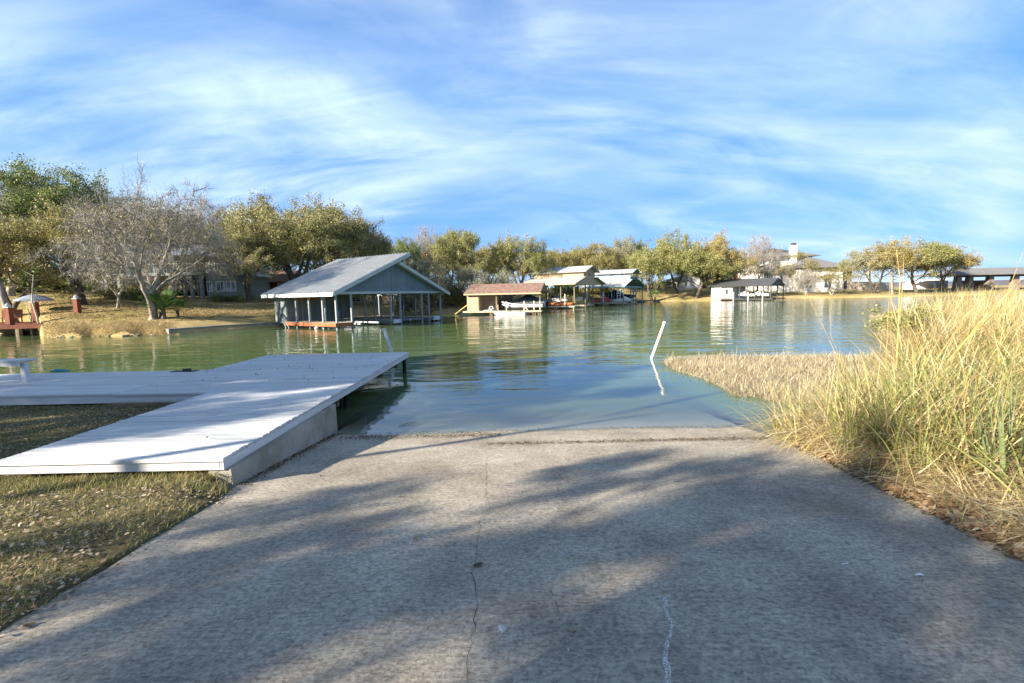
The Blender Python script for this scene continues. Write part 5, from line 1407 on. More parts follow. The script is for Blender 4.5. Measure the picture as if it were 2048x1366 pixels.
def oak_variant(key, seed, R=4.4, H=8.0, th=1.7, natt=520, nblob=22, leaves=24000, size=.085, r0=.30, spread=.26, twigs=3000, bark='bark_dark', bare=False, low=.3, lean=(0, 0), fork=None, only_att=False):
    nodes, par, att, g = skeleton(seed, R, H, th, natt, nblob, lean=lean, low=low, fork=fork)
    trunk, rr = limb_mesh('_trunk_' + key, nodes, par, bark, r0)
    thin = np.where(rr < .05)[0]; src = nodes[thin]
    c = nodes.mean(0)
    # twigs leave thin branches
    k = g.choice(thin, twigs); A = nodes[k]; D = nodes[k] - nodes[par[k]]; D /= np.linalg.norm(D, axis=1)[:, None] + 1e-9
    D = D + g.normal(size=D.shape) * .7 + np.array([0, 0, .15]); D /= np.linalg.norm(D, axis=1)[:, None]
    L1 = g.uniform(.25, .8, twigs)
    R1 = ribbons(g, A, D, L1, g.uniform(.006, .014, twigs), .5)
    if bare:
        E1 = A + D * L1[:, None] * .6; k2 = g.integers(0, twigs, twigs * 3)
        D2 = D[k2] + g.normal(size=(len(k2), 3)) * .6; D2 /= np.linalg.norm(D2, axis=1)[:, None]
        R1 = np.concatenate([R1, ribbons(g, A[k2] + D[k2] * (L1[k2] * g.uniform(.2, 1, len(k2)))[:, None], D2, g.uniform(.12, .45, len(k2)), g.uniform(.004, .009, len(k2)), .6)])
    tw_mesh = quads('_twigs_' + key, R1, 'twig_grey')
    lf = None
    if leaves:
        near = att if only_att else np.vstack([src[src[:, 2] > th * 1.05], att, att])
        lf = quads('_crown_' + key, cards(g, near, leaves, spread, size), 'oak_olive')
    allc = near if leaves else R1[:, 0]
    H = float(np.percentile(allc[:, 2], 99.3)) + (.15 if leaves else 0); rc = np.hypot(allc[:, 0] - allc[:, 0].mean(), allc[:, 1] - allc[:, 1].mean()); R = float(np.percentile(rc, 93))
    VAR[key] = (trunk, tw_mesh, lf, H, R)
M['oak_olive'] = OAK['olive']
oak_variant('a', 11, th=2.2, low=.15, leaves=26000, twigs=1500)
oak_variant('b', 23, R=4.8, H=8.0, th=2.2, leaves=24000, nblob=15, low=.15, twigs=1500)
oak_variant('c', 37, R=4.0, H=8.2, th=2.3, leaves=22000, nblob=13, low=.15, twigs=1500)
oak_variant('d', 41, R=4.4, H=7.6, th=1.6, leaves=18000, nblob=14, lean=(1.0, 0))
oak_variant('e', 59, R=3.9, H=8.4, th=2.2, leaves=20000, nblob=15, fork=2, low=.15, twigs=1500)
oak_variant('n1', 61, R=4.8, H=8.2, th=2.2, natt=620, leaves=52000, size=.07, nblob=20, twigs=3000, spread=.23, low=.15, r0=.4)
oak_variant('n2', 73, R=4.6, H=8.2, th=2.1, natt=560, leaves=44000, size=.07, nblob=17, twigs=3000, spread=.23, low=.2, fork=2, r0=.36)
oak_variant('r1', 211, R=4.8, H=10.5, th=3.3, natt=620, leaves=30000, size=.10, nblob=17, spread=.30, twigs=1600, low=.12, r0=.36, fork=2)
oak_variant('r2', 223, R=5.0, H=9.0, th=3.0, natt=520, leaves=26000, size=.10, nblob=13, spread=.28, twigs=1600, low=.1, r0=.34, lean=(1.2, 0))
oak_variant('r3', 227, R=4.6, H=9.5, th=3.2, natt=420, leaves=15000, size=.09, nblob=12, spread=.26, twigs=1600, low=.12, r0=.26, bark='bark_grey')
oak_variant('bare3', 107, R=4.2, H=8.4, th=2.6, natt=420, leaves=0, nblob=16, bark='bark_grey', bare=True, twigs=1300, r0=.2)
oak_variant('r4', 229, R=4.8, H=9.5, th=3.4, natt=380, leaves=8500, size=.09, nblob=11, spread=.24, twigs=900, low=.1, r0=.24, bark='bark_grey', fork=2)
oak_variant('sparse', 83, R=4.3, H=8.0, th=1.7, natt=420, leaves=7000, size=.075, nblob=13, bark='bark_grey')
oak_variant('bare', 97, R=4.6, H=7.4, th=1.6, natt=1000, leaves=2600, size=.06, nblob=26, bark='bark_grey', bare=True, twigs=7000, fork=2, r0=.42)
oak_variant('bare2', 101, R=4.2, H=7.8, th=1.6, natt=700, leaves=0, nblob=20, bark='bark_grey', bare=True, twigs=4500, r0=.2)
def tree(name, label, px, D, top, hw, key, col=None, rot=0.0, group=None, base=None, zoff=-.1, hwy=None, tilt=(0, 0)):
    """base column px, distance D, top row of the crown, half width in photo pixels"""
    p = base if base is not None else at(px, D)
    ztop = WD(px, top, D).z
    trunk, tw_m, lf, H, R = VAR[key]
    sz = (ztop - p.z - zoff) / H; sx = hw / FPX * D / R
    r = thing(name, label, 'tree', (p.x, p.y, p.z + zoff), rot, group)
    r.scale = (sx, (hwy or hw) / FPX * D / R, sz); r.rotation_euler = (tilt[0], tilt[1], rot)
    a = link(trunk, 'trunk', r); b_ = link(tw_m, 'twigs', r)
    if lf:
        c = link(lf, 'crown', r)
        c.material_slots[0].link = 'OBJECT'; c.material_slots[0].material = OAK[col or 'olive']
    return r
G1 = 'trees on the left far bank'; G2 = 'oaks behind the boathouses'; G3 = 'oaks on the right far lawn'
# --- left bank
tree('oak', 'tall green live oak rising behind everything at the upper left', 150, 56, 336, 118, 'n1', 'green', .4)
tree('oak', 'half bare greyish oak at the left edge behind the yellow one', 28, 50, 330, 95, 'sparse', 'grey', 1.4)
tree('oak', 'dense yellow-olive oak at the left edge over the red deck', 22, 37.5, 428, 118, 'n2', 'gold', 2.2, tilt=(0, 0))
tree('oak', 'olive oak with straight grey trunk behind the capped post', 168, 39, 418, 105, 'n1', 'olive', 3.0)
tree('bare_tree', 'large nearly bare tree leaning over the seawall beside the fan palm', 308, 33.0, 372, 128, 'bare', 'gold', 5.2, zoff=-.3)
tree('bare_tree', 'low bare V-shaped tree on the lawn left of the large bare one', 238, 37.6, 492, 60, 'bare2', None, .9)
tree('oak', 'olive oak with twin trunks standing in front of the grey house porch', 352, 43.5, 405, 62, 'sparse', 'olive', 1.0)
tree('bare_tree', 'bare grey tree behind the roof of the grey house', 418, 53, 400, 50, 'bare2', None, 4.0)
tree('oak', 'golden oak filling the gap between grey house and large boathouse', 498, 45.5, 458, 62, 'n2', 'gold', .5)
tree('oak', 'widest golden-olive oak above the left slope of the large boathouse roof', 598, 50, 402, 122, 'n1', 'gold', 4.2)
tree('oak', 'olive oak behind and left of the widest one', 527, 60, 400, 66, 'c', 'olive', 2.6)
tree('oak', 'olive oak directly behind the large boathouse ridge', 692, 56, 420, 72, 'n2', 'olive', 3.3)
tree('oak', 'rounded oak with its top just right of the large boathouse ridge line', 752, 62, 443, 42, 'a', 'olive', 1.9)
tree('oak', 'dark oak showing its leaning trunk between the right boathouse posts', 812, 55, 500, 48, 'b', 'grey', .2)
tree('oak', 'bushy olive oak right behind the right eave of the large boathouse', 862, 56, 520, 40, 'e', 'grey', 2.0)
# --- behind centre
tree('oak', 'small dark green oak between the ridge tree and the grey bare one', 818, 72, 474, 32, 'a', 'green', .3)
tree('bare_tree', 'pale bare tree standing taller between two green oaks', 852, 74, 456, 36, 'bare2', None, 2.5)
tree('oak', 'green-yellow oak left of the brown-roofed boathouse', 925, 70, 460, 50, 'n2', 'lime', 1.1)
tree('oak', 'olive oak behind and left of the green-yellow one', 893, 80, 468, 36, 'c', 'olive', 2.8)
tree('oak', 'bright yellow-green oak above the brown roof', 1045, 72, 474, 58, 'n1', 'lime', .8)
tree('oak', 'yellow-green oak between the two brightest ones', 985, 80, 486, 40, 'a', 'olive', 4.6)
tree('shrub_oak', 'low grey-green bushy oak behind the left end of the brown roof', 945, 59, 536, 46, 'e', 'grey', 1.7, zoff=-.7)
tree('shrub_oak', 'low grey-green bushy oak behind the middle of the brown roof', 1008, 60, 541, 40, 'b', 'grey', 3.9, zoff=-.7)
for k, (px, D, top, hw, key, col, lab) in enumerate([
    (1118, 104, 497, 38, 'a', 'olive', 'olive oak behind the left end of the tall tan boathouse'),
    (1162, 108, 492, 36, 'b', 'lime', 'light green oak just left of the flagpole'),
    (1205, 104, 486, 36, 'e', 'olive', 'olive oak behind the right end of the tall tan boathouse'),
    (1247, 110, 474, 30, 'c', 'grey', 'taller greyish oak with forked top above the teal boathouse'),
    (1272, 104, 500, 30, 'a', 'lime', 'light green oak right behind the teal boathouse'),
    (1288, 112, 480, 26, 'd', 'green', 'small green oak behind the right edge of the teal roof')]):
    tree('oak', lab, px, D, top, hw, key, col, k * 1.3, G2)
for k, (px, D, top, hw, key, col, lab, tl_) in enumerate([
    (1358, 106, 464, 46, 'r1', 'lime', 'tall green oak with two spreading trunks on the open lawn', (0, 0)),
    (1310, 98, 500, 46, 'r2', 'lime', 'low spreading oak just right of the teal boathouse', (0, 0)),
    (1398, 100, 500, 52, 'r2', 'lime', 'spreading oak whose trunk leans left above the lawn', (0, 0)),
    (1440, 104, 468, 42, 'r1', 'rust', 'orange-tinged oak left of the cream house', (0, 0)),
    (1432, 100.5, 512, 46, 'r1', 'lime', 'dense yellow-green oak behind the white boathouse wall', (0, 0)),
    (1478, 103, 505, 38, 'r3', 'rust', 'half orange oak over the roof of the white boathouse', (0, 0)),
    (1600, 110, 503, 38, 'r4', 'olive', 'thin airy oak in front of the cream house window', (0, 0)),
    (1668, 107, 536, 54, 'r4', 'olive', 'low leaning oak before the right wing of the cream house', (0, 0)),
    (1712, 112, 500, 34, 'r4', 'lime', 'slender airy oak at the right corner of the cream house', (0, 0)),
    (1752, 106, 488, 46, 'r1', 'grey', 'grey-green oak over the stone terrace wall', (0, 0)),
    (1790, 102, 478, 48, 'r3', 'rust', 'tall gold-tipped oak rising above the reeds', (0, 0)),
    (1838, 103, 484, 50, 'r2', 'lime', 'broad oak with a thick trunk near the end of the shore', (0, 0)),
    (1885, 106, 493, 46, 'r1', 'rust', 'rightmost oak of the far shore beside the pavilion', (0, 0))]):
    tree('oak', lab, px, D, top, hw, key, col, 1 + k * 1.7, G3)
tree('bare_tree', 'bare round tree above the roof of the white boathouse', 1518, 114, 474, 42, 'bare2', None, 1.2)
tree('bare_tree', 'thin bare tree in front of the cream house wall', 1616, 107, 540, 22, 'bare2', None, 2.2)
# the wood behind, one tree at a time
rb_ = random.Random(9)
back = [(-60, 44), (-40, 58), (70, 66), (210, 62), (250, 72), (330, 66), (380, 74), (455, 66), (560, 74), (640, 72), (715, 78), (780, 82), (840, 92), (905, 98), (960, 92), (1010, 100), (1075, 112), (1135, 122), (1185, 126), (1230, 122), (1275, 128), (1325, 130), (1370, 134), (1410, 130), (1460, 138), (1500, 142)]
tops = [430, 360, 400, 395, 430, 430, 430, 455, 450, 440, 470, 485, 490, 482, 495, 500, 505, 503, 500, 496, 498, 500, 505, 505, 512, 515]
desc = ['at the far left beyond the deck', 'high behind the left edge', 'behind the half bare oak', 'behind the tall green oak', 'right of the tall green oak', 'behind the crown of the large bare tree', 'above the grey house', 'right of the grey house roof', 'behind the golden oak gap', 'behind the widest oak', 'behind the boathouse ridge', 'in the gap right of the ridge tree', 'behind the pale bare tree', 'behind the green-yellow oak', 'left of the brown roof ridge', 'behind the brown roof', 'left of the tall tan boathouse', 'behind the tan upper roof', 'behind the flagpole', 'behind the teal roof', 'right of the teal roof', 'behind the open lawn', 'behind the white cottage', 'right of the white cottage', 'above the long dark roof', 'left of the cream house roof']
for k, ((px, D), top) in enumerate(zip(back, tops)):
    tree('oak', 'background oak of the distant wood ' + desc[k], px, D, top, rb_.uniform(44, 58) * (1.25 if D < 80 else 1), rb_.choice('abcde'), rb_.choice(['olive', 'olive', 'green', 'grey', 'lime', 'gold'] if px < 1000 else ['olive', 'lime', 'lime', 'grey', 'green']), rb_.random() * 6, 'background oaks of the wood')
# undergrowth in front of the wood: bushes one by one
def bush_mesh(key, seed, n, size):
    g = np.random.default_rng(seed); bl = g.normal(size=(14, 3)) * np.array([.8, .8, .3]) + np.array([0, 0, .55]); bl[:, 2] = np.abs(bl[:, 2])
    c = bl[g.integers(0, 14, n)] + g.normal(size=(n, 3)) * .28; c[:, 2] = np.abs(c[:, 2])
    lf = quads('_bush_' + key, cards(g, c, n, .05, size), 'oak_olive')
    k = 160; A = np.stack([g.normal(0, .25, k), g.normal(0, .25, k), np.zeros(k)], -1); D = g.normal(size=(k, 3)) * .5 + np.array([0, 0, 1]); D /= np.linalg.norm(D, axis=1)[:, None]
    return lf, quads('_stems_' + key, ribbons(g, A, D, g.uniform(.6, 1.3, k), .014, .4), 'twig_grey')
BM = {'1': bush_mesh('1', 1, 5000, .06), '2': bush_mesh('2', 2, 5000, .06)}
def bush(label, px, D, w, h, key, col, grp=None, name='bush'):
    p = at(px, D); r = thing(name, label, 'bush', (p.x, p.y, p.z - .1), px * .37, grp); r.scale = (w, w, h)
    c = link(BM[key][0], 'crown', r); c.material_slots[0].link = 'OBJECT'; c.material_slots[0].material = OAK[col]; link(BM[key][1], 'stems', r)
bl_ = [(20, 62, 5.0, 2.6, 'green', 'dark thicket behind the red-brown deck at the left edge'), (75, 60, 4.5, 2.4, 'green', 'dark thicket right of the parasol'), (125, 61, 4.5, 2.6, 'green', 'dark thicket behind the capped post'), (175, 62, 4.5, 2.8, 'green', 'dark thicket behind the straight grey trunk'), (222, 60, 3.6, 2.4, 'green', 'dark thicket left of the grey house'), (-45, 58, 5, 2.8, 'green', 'dark thicket beyond the left edge of the deck'), (255, 45, 1.6, 1.0, 'olive', 'bush at the foot of the wood left of the grey house'), (285, 44, 1.0, .9, 'green', 'green bush below the grey house balcony'), (448, 45.5, .8, .6, 'green', 'dark bush under the lower windows of the grey house'), (470, 45.8, .7, .5, 'green', 'second dark bush at the right corner of the grey house'),
       (585, 60, 2.6, 1.8, 'olive', 'olive bush behind the left eave of the large boathouse'), (835, 58, 2.2, 1.8, 'grey', 'grey bush behind the right posts of the large boathouse'), (905, 60, 2.6, 2.4, 'olive', 'tall bush between the large boathouse and the brown roof'), (880, 66, 2.4, 2.6, 'grey', 'grey thicket right of the large boathouse'),
       (700, 68, 3.0, 1.6, 'green', 'dark thicket seen through the large boathouse'), (1000, 66, 3.2, 1.8, 'green', 'dark green thicket behind the brown-roofed boathouse'), (1060, 68, 2.4, 1.8, 'olive', 'bush behind the covered boat'), (1135, 84, 2.6, 1.4, 'green', 'green bush seen through the tan boathouse'),
       (1195, 92, 3.0, 1.3, 'olive', 'bush between the tan and teal boathouses'), (1440, 112, 2.4, 1.2, 'green', 'bush behind the white boathouse'), (1528, 109, 2.0, .9, 'green', 'low dark bush right of the white boathouse slip'), (1700, 110, 1.8, .7, 'grey', 'grey bush before the terrace wall'), (1590, 113, 1.4, .6, 'rust', 'reddish bush before the cream house'), (1240, 112, 3.5, 1.6, 'olive', 'long thicket behind the teal boathouse'), (1320, 122, 3.5, 1.5, 'green', 'thicket beyond the open lawn'), (1420, 124, 3.5, 1.8, 'olive', 'thicket left of the cream house')]
for k, (px, D, w, h, col, lab) in enumerate(bl_):
    bush(lab, px, D, w, h, '12'[k % 2], col)
p = WZ(1304, 604); g_ = np.random.default_rng(3)
# small palm-like plant on the jetty and the fan palm at the bare tree
def fan_palm(label, p, s, nf, seed, name='fan_palm'):
    g = random.Random(seed); r = thing(name, label, 'palm', p)
    r.scale = (s, s, s)
    MB().tube([(0, 0, -.2), (.03, 0, .35)], [.12, .09], 7).build('stem', 'bark_dark', r)
    for k in range(nf):
        az = 2 * PI * k / nf + g.uniform(-.3, .3); el = g.uniform(.1, 1.2); L_ = g.uniform(.5, .9)
        d = Vector((math.cos(az) * math.cos(el), math.sin(az) * math.cos(el), math.sin(el))); base = Vector((0, 0, .3)); hub = base + d * L_
        m_ = MB().tube([base, base + d * L_ * .5 + Vector((0, 0, .03)), hub], [.012, .01, .008], 4)
        side = d.cross(Vector((0, 0, 1))).normalized(); upv = side.cross(d).normalized()
        for j in range(21):
            a = (j - 10) / 10 * 1.9; dd = (d * math.cos(a) + side * math.sin(a)); ln = .55 * (1 - .25 * abs(j - 10) / 10)
            q = hub + dd * ln * .6 + upv * .03; e = hub + dd * ln - Vector((0, 0, .10)); sd = dd.cross(upv) * .015
            m_.add([hub, q - sd, e, q + sd], [(0, 1, 2, 3)])
        m_.build('frond', 'palm_leaf', r)
    return r
M['palm_leaf'] = mk('palm_leaf', [(.02, .06, .012), (.05, .11, .02), (.09, .16, .035)], 4, .7, spec=.2)
p = at(340, 33.6); fan_palm('dark green fan palm at the foot of the large bare tree', p + Vector((0, -.6, .1)), 1.5, 22, 5)
p = at(356, 34.3); fan_palm('smaller fan palm on the lawn right behind the first one', p, 1.15, 14, 8)
p = at(322, 33.4); fan_palm('bright small fan palm frond cluster against the bare trunk', p, 1.0, 9, 12)
jb = WZ(1306, 604.5); fan_palm('small palm-like plant standing on the dark jetty', Vector((jb.x + .6, jb.y + .7, .45)), 1.7, 14, 15)
# leaning trunk and saplings at the red deck
def stick_tree(name, label, p, pts, rs_, twn, mat='bark_grey', seed=1, cat='tree'):
    r = thing(name, label, cat, p); MB().tube(pts, rs_, 8).build('trunk', mat, r, smooth=True)
    g = np.random.default_rng(seed); P_ = np.array(pts, float); k = g.uniform(.45, 1, twn) * (len(P_) - 1.001); i_ = k.astype(int); A = P_[i_] + (P_[i_ + 1] - P_[i_]) * (k - i_)[:, None]
    D = g.normal(size=(twn, 3)) * np.array([1, 1, .6]) + np.array([0, 0, .5]); D /= np.linalg.norm(D, axis=1)[:, None]
    t = quads('twigs', ribbons(g, A, D, g.uniform(.3, 1.3, twn), .010, .5), 'twig_grey', r)
    return r
p = at(66, 32.2); stick_tree('sapling', 'left of two thin crooked saplings beside the red-brown deck', p, [(0, 0, -.2), (-.15, 0, .8), (-.35, .1, 1.7), (-.2, .1, 2.6), (-.5, .1, 3.6)], [.07, .06, .05, .035, .015], 40, 'pale_wood', 2)
p = at(78, 32.0); stick_tree('sapling', 'right of two thin crooked saplings beside the red-brown deck', p, [(0, 0, -.2), (-.12, 0, .9), (-.42, .1, 1.9), (-.3, .1, 2.8), (-.1, .1, 3.8)], [.07, .06, .05, .035, .015], 45, 'pale_wood', 3)
p = at(44, 34.0); stick_tree('leaning_tree', 'thick grey trunk leaning left behind the red-brown deck', p, [(0, 0, -.3), (-.35, 0, 1.0), (-.9, .1, 2.2), (-1.4, .2, 3.4), (-1.6, .2, 5.0)], [.36, .30, .26, .20, .1], 30, 'bark_grey', 4)
# roots and brush at the foot of the bare tree
g = np.random.default_rng(8); b0 = at(308, 32.9)
for lab, x_, s_ in (('tangle of dark roots at the waterline below the large bare tree', 0, 1.0),):
    A = np.stack([b0.x + g.normal(0, .6, 260), b0.y - .35 + g.normal(0, .25, 260), g.uniform(.0, .5, 260)], -1); D = g.normal(size=(260, 3)) * np.array([1, .6, .5]) + np.array([0, -.3, -.1]); D /= np.linalg.norm(D, axis=1)[:, None]
    o = quads('root_tangle', ribbons(g, A, D, g.uniform(.3, .9, 260), .022, .5), 'twig_grey', None, 'stuff')
for k, dx in enumerate((-.9, -.3, .3, .9)):
    o = MB().tube([(0, .5, .5), (dx * .4, .1, .25), (dx, -.35, -.1), (dx * 1.3, -.6, -.5)], [.16, .13, .10, .06], 7).build('root', 'bark_dark'); o.location = (b0.x, b0.y - .1, 0)
    tag(o, ['thick root at the far left below the large bare tree', 'root left of the trunk foot below the large bare tree', 'root right of the trunk foot below the large bare tree', 'thick root beside the seawall end below the large bare tree'][k], 'root', 'roots of the large bare tree')

# --- trees that stand left of and behind the camera and throw their shade on the ramp and dock
oak_variant('shade', 131, R=4.2, H=8.0, th=2.4, natt=66, leaves=19000, size=.08, nblob=24, twigs=2200, spread=.24, low=.2, only_att=True)
oak_variant('shade2', 149, R=4.2, H=8.0, th=2.4, natt=58, leaves=16000, size=.08, nblob=22, twigs=2200, spread=.24, low=.2, only_att=True)
oak_variant('shade3', 151, R=4.2, H=8.0, th=2.2, natt=150, leaves=30000, size=.08, nblob=26, twigs=2200, spread=.22, low=.25, only_att=True)
sdir = Vector((math.cos(SUN_AZ), math.sin(SUN_AZ))); sn = Vector((-math.sin(SUN_AZ), math.cos(SUN_AZ)))
def shade_tree(label, qv, s, h, R, key, rot):
    """qv: across the sunbeam, s: metres back towards the sun from the camera"""
    x = sn.x * qv - sdir.x * s; y = sn.y * qv - sdir.y * s
    trunk, tw_m, lf, H, R0 = VAR[key]
    r = thing('oak', label, 'tree', (x, y, 1.0 if y < 6 else .3), rot); r.scale = (R / R0, R / R0, h / H)
    link(trunk, 'trunk', r); link(tw_m, 'twigs', r); c = link(lf, 'crown', r); c.material_slots[0].link = 'OBJECT'; c.material_slots[0].material = OAK['olive']
    return r
shade_tree('live oak on the near lawn behind the camera', -4.2, 14.0, 7.4, 3.6, 'shade', .3)
shade_tree('live oak on the near lawn left of the camera', -.4, 14.5, 7.3, 3.4, 'shade2', 1.7)
shade_tree('live oak nearest the slender young tree on the near lawn', 2.0, 13.2, 7.2, 2.5, 'shade2', 3.7)
shade_tree('live oak on the near shore left of the dock', 9.0, 14.5, 8.2, 2.9, 'shade', 2.9)
shade_tree('live oak standing farthest along the near shore', 13.2, 16.5, 9.6, 3.5, 'shade3', 4.2)
shade_tree('live oak beyond the bench on the near lawn', 10.8, 21.5, 11.4, 3.6, 'shade', 5.0)
x, y = (sn * 5.97 - sdir * 11.0)
stick_tree('slender_tree', 'slender straight young tree on the near lawn left of the camera', (x, y, .6), [(0, 0, -.3), (.0, .0, 3), (.03, 0, 6), (.0, 0, 8.5)], [.085, .08, .07, .03], 25, 'bark_grey', 14)

# ================================================================== grass, reeds, litter
def blades(g, base, length, width, lean_dir, lean, curve, nseg=4):
    """curved tapering ribbons: base n x 3; lean_dir n x 2 unit; lean 0..1 at the base; curve added bend"""
    n = len(base); out = []; a = np.arctan2(lean_dir[:, 1], lean_dir[:, 0])
    side = np.stack([-np.sin(a), np.cos(a), np.zeros(n)], -1)
    tw = g.uniform(-.8, .8, n); hor = np.stack([np.cos(a), np.sin(a), np.zeros(n)], -1)
    side = side * np.cos(tw)[:, None] + hor * np.sin(tw)[:, None]
    p = base.copy(); th = lean.copy(); st = length / nseg; w = width.copy()
    prevl, prevr = p - side * w[:, None] / 2, p + side * w[:, None] / 2
    for k in range(nseg):
        th = th + curve / nseg
        d = hor * np.sin(th)[:, None] + np.array([0, 0, 1.0]) * np.cos(th)[:, None]
        p = p + d * st[:, None]; ww = w * (1 - ((k + 1) / nseg) ** 1.6 * .92)
        l_, r_ = p - side * ww[:, None] / 2, p + side * ww[:, None] / 2
        out.append(np.stack([prevl, prevr, r_, l_], 1)); prevl, prevr = l_, r_
    return np.concatenate(out)
def blade_mesh(name, Q, n, nseg, mat, kind='stuff'):
    """weld the segments of a blade so that each blade is one island"""
    Q = Q.reshape(nseg, n, 4, 3); rows = [Q[0][:, 0:2]] + [Q[k][:, [3, 2]] for k in range(nseg)]
    V = np.stack(rows, 1).reshape(n, (nseg + 1) * 2, 3)
    b_ = np.arange(n)[:, None, None] * (nseg + 1) * 2; k = np.arange(nseg)[None, :, None] * 2
    Fc = (b_ + k + np.array([0, 1, 3, 2])[None, None]).reshape(-1, 4)
    return link(mesh_np(name, V.reshape(-1, 3), Fc, mat, False), name, None, kind)
M['grass_near'] = leafm('grass_near', [(.07, .085, .025), (.19, .20, .055), (.36, .33, .12), (.54, .47, .26)], .3, .6, .15, 1.2)
M['leaf_litter'] = leafm('leaf_litter', [(.08, .055, .035), (.20, .155, .10), (.33, .27, .19), (.50, .43, .33)], .1, .7)
M['litter_warm'] = leafm('litter_warm', [(.14, .06, .02), (.30, .17, .08), (.42, .30, .17), (.55, .45, .30)], .1, .65)
M['reed_dry'] = leafm('reed_dry', [(.20, .13, .055), (.42, .32, .15), (.60, .50, .29), (.74, .66, .46)], .3, .55)
M['reed_mid'] = leafm('reed_mid', [(.17, .15, .05), (.38, .32, .11), (.58, .47, .21), (.72, .61, .34)], .3, .5)
M['reed_green'] = leafm('reed_green', [(.06, .10, .035), (.15, .21, .06), (.27, .31, .09), (.44, .42, .15)], .3, .45)
M['cattail'] = leafm('cattail', [(.08, .12, .055), (.14, .19, .085), (.24, .27, .13)], .25, .4)
M['mat_grass'] = leafm('mat_grass', [(.15, .12, .06), (.36, .30, .18), (.54, .47, .32), (.72, .65, .50)], .2, .8)
g = np.random.default_rng(77)
def lawn_at(x, y): return lawn_zf(x, y)
# lawn grass in front of the dock and between the docks
def scatter(n, x0, x1, y0, y1, ok):
    x = g.uniform(x0, x1, n); y = g.uniform(y0, y1, n); k = ok(x, y); return x[k], y[k]
rimx = lambda y: np.interp(y, [-60, 0, 2.2, 4.38, 4.62, 9], [-2.62, -2.62, -2.70, -2.85, -3.12, -3.12])
def ok_lawn(x, y):
    vis = (x > -1.30 * y - 1.2)
    return vis & (x < rimx(y) + .02) & ~((y > 4.62) & (x > -5.35)) & (vnoise(x, y, 2.2, 12) > .28)
x, y = scatter(150000, -11.5, -2.6, 1.0, 8.05, ok_lawn); n = len(x)
z = lawn_at(x, y); a = g.uniform(0, 2 * PI, n)
L_ = g.uniform(.02, .065, n) * (1 + .4 * (vnoise(x, y, 1.1, 3) > .5)); 
Q = blades(g, np.stack([x, y, z - .004], -1), L_, g.uniform(.0025, .005, n), np.stack([np.cos(a), np.sin(a)], -1), g.uniform(0, .9, n), g.uniform(.2, 1.2, n), 2)
blade_mesh('lawn_grass', Q, n, 2, 'grass_near')
nl = 17000
x, y = scatter(nl * 2, -11.5, -2.5, 1.0, 8.05, lambda x, y: (x > -1.3 * y - 1.2) & (x < rimx(y) + .09) & ~((y > 4.62) & (x > -5.35)) & (g.random(len(x)) < .35 + .65 * (vnoise(x, y, 1.6, 21) > .45)))
bits('leaf_litter', len(x), lambda n: x, lambda n: y, lambda a, b: np.maximum(lawn_at(a, b), np.where(b < 4.5, ramp_z(b), 0)) + .008, .038, 'leaf_litter', tilt=.3)
x, y = scatter(7000, -11.5, -2.6, 1.0, 8.05, lambda x, y: (x > -1.3 * y - 1.2) & (x < rimx(y) + .01) & ~((y > 4.62) & (x > -5.35)))
bits('leaf_litter', len(x), lambda n: x, lambda n: y, lambda a, b: lawn_at(a, b) + .004, .035, 'litter_warm', tilt=.3)
# fringe of longer grass at the dock front and wall corner
x, y = scatter(2600, -5.5, -2.85, 4.2, 4.62, lambda x, y: x < -2.86 + (4.4 - y) * .1); n = len(x); a = g.uniform(0, 2 * PI, n)
Q = blades(g, np.stack([x, y, lawn_at(x, y)], -1), g.uniform(.04, .12, n), g.uniform(.003, .005, n), np.stack([np.cos(a), np.sin(a)], -1), g.uniform(0, .6, n), g.uniform(.2, 1, n), 3)
blade_mesh('lawn_grass', Q, n, 3, 'grass_near')

# right edge: litter on bank and slab rim
redge = lambda y: np.interp(y, [-9, 0, 2.7, 3.8, 5.76, 6.93], [3.15, 3.18, 3.28, 3.44, 3.75, 3.66])
def ground_r(x, y): return np.maximum(bank_z(x, y), np.where(x < redge(y), ramp_z(y), -9))
x = redge(y := g.uniform(.6, 5.9, 11000)) + np.abs(g.normal(0, .38, len(y))) - .10 * g.random(len(y))
bits('leaf_litter', len(x), lambda n: x, lambda n: y, lambda a, b: ground_r(a, b) + .006, .065, 'litter_warm', tilt=.45)
x = redge(y := g.uniform(.6, 5.9, 2600)) + g.normal(0, .06, len(y)) + .02
bits('debris', len(x), lambda n: x, lambda n: y, lambda a, b: ground_r(a, b) + .004, .04, 'debris', tilt=.3)
def strew(name, n, xy, zf, L0, L1, w0, w1, mat, zs=.0, ztop=.3, seed=0, droop=.5):
    """straws lying in a loose thatch"""
    x, y = xy(n); z = zf(x, y); k = len(x); a = g.uniform(0, 2 * PI, k)
    L = g.uniform(L0, L1, k); up = g.beta(1.2, 2.2, k) * ztop + zs
    base = np.stack([x, y, z + up], -1); lean = g.uniform(1.15, 1.75, k)
    Q = blades(g, base, L, g.uniform(w0, w1, k), np.stack([np.cos(a), np.sin(a)], -1), lean, g.uniform(-.2, droop, k), 3)
    return blade_mesh(name, Q, k, 3, mat)
def strip_xy(o0, o1, y0, y1, p=1.0):
    def f(n):
        y = g.uniform(y0, y1, n); return redge(y) + o0 + (o1 - o0) * g.random(n) ** p, y
    return f
strew('reed_thatch', 9000, strip_xy(.12, 1.5, 1.2, 5.9), ground_r, .15, .6, .004, .011, 'reed_dry', .0, .22)
strew('reed_thatch', 2500, strip_xy(-.02, .5, 1.2, 5.9), ground_r, .08, .35, .003, .008, 'reed_dry', .0, .05)
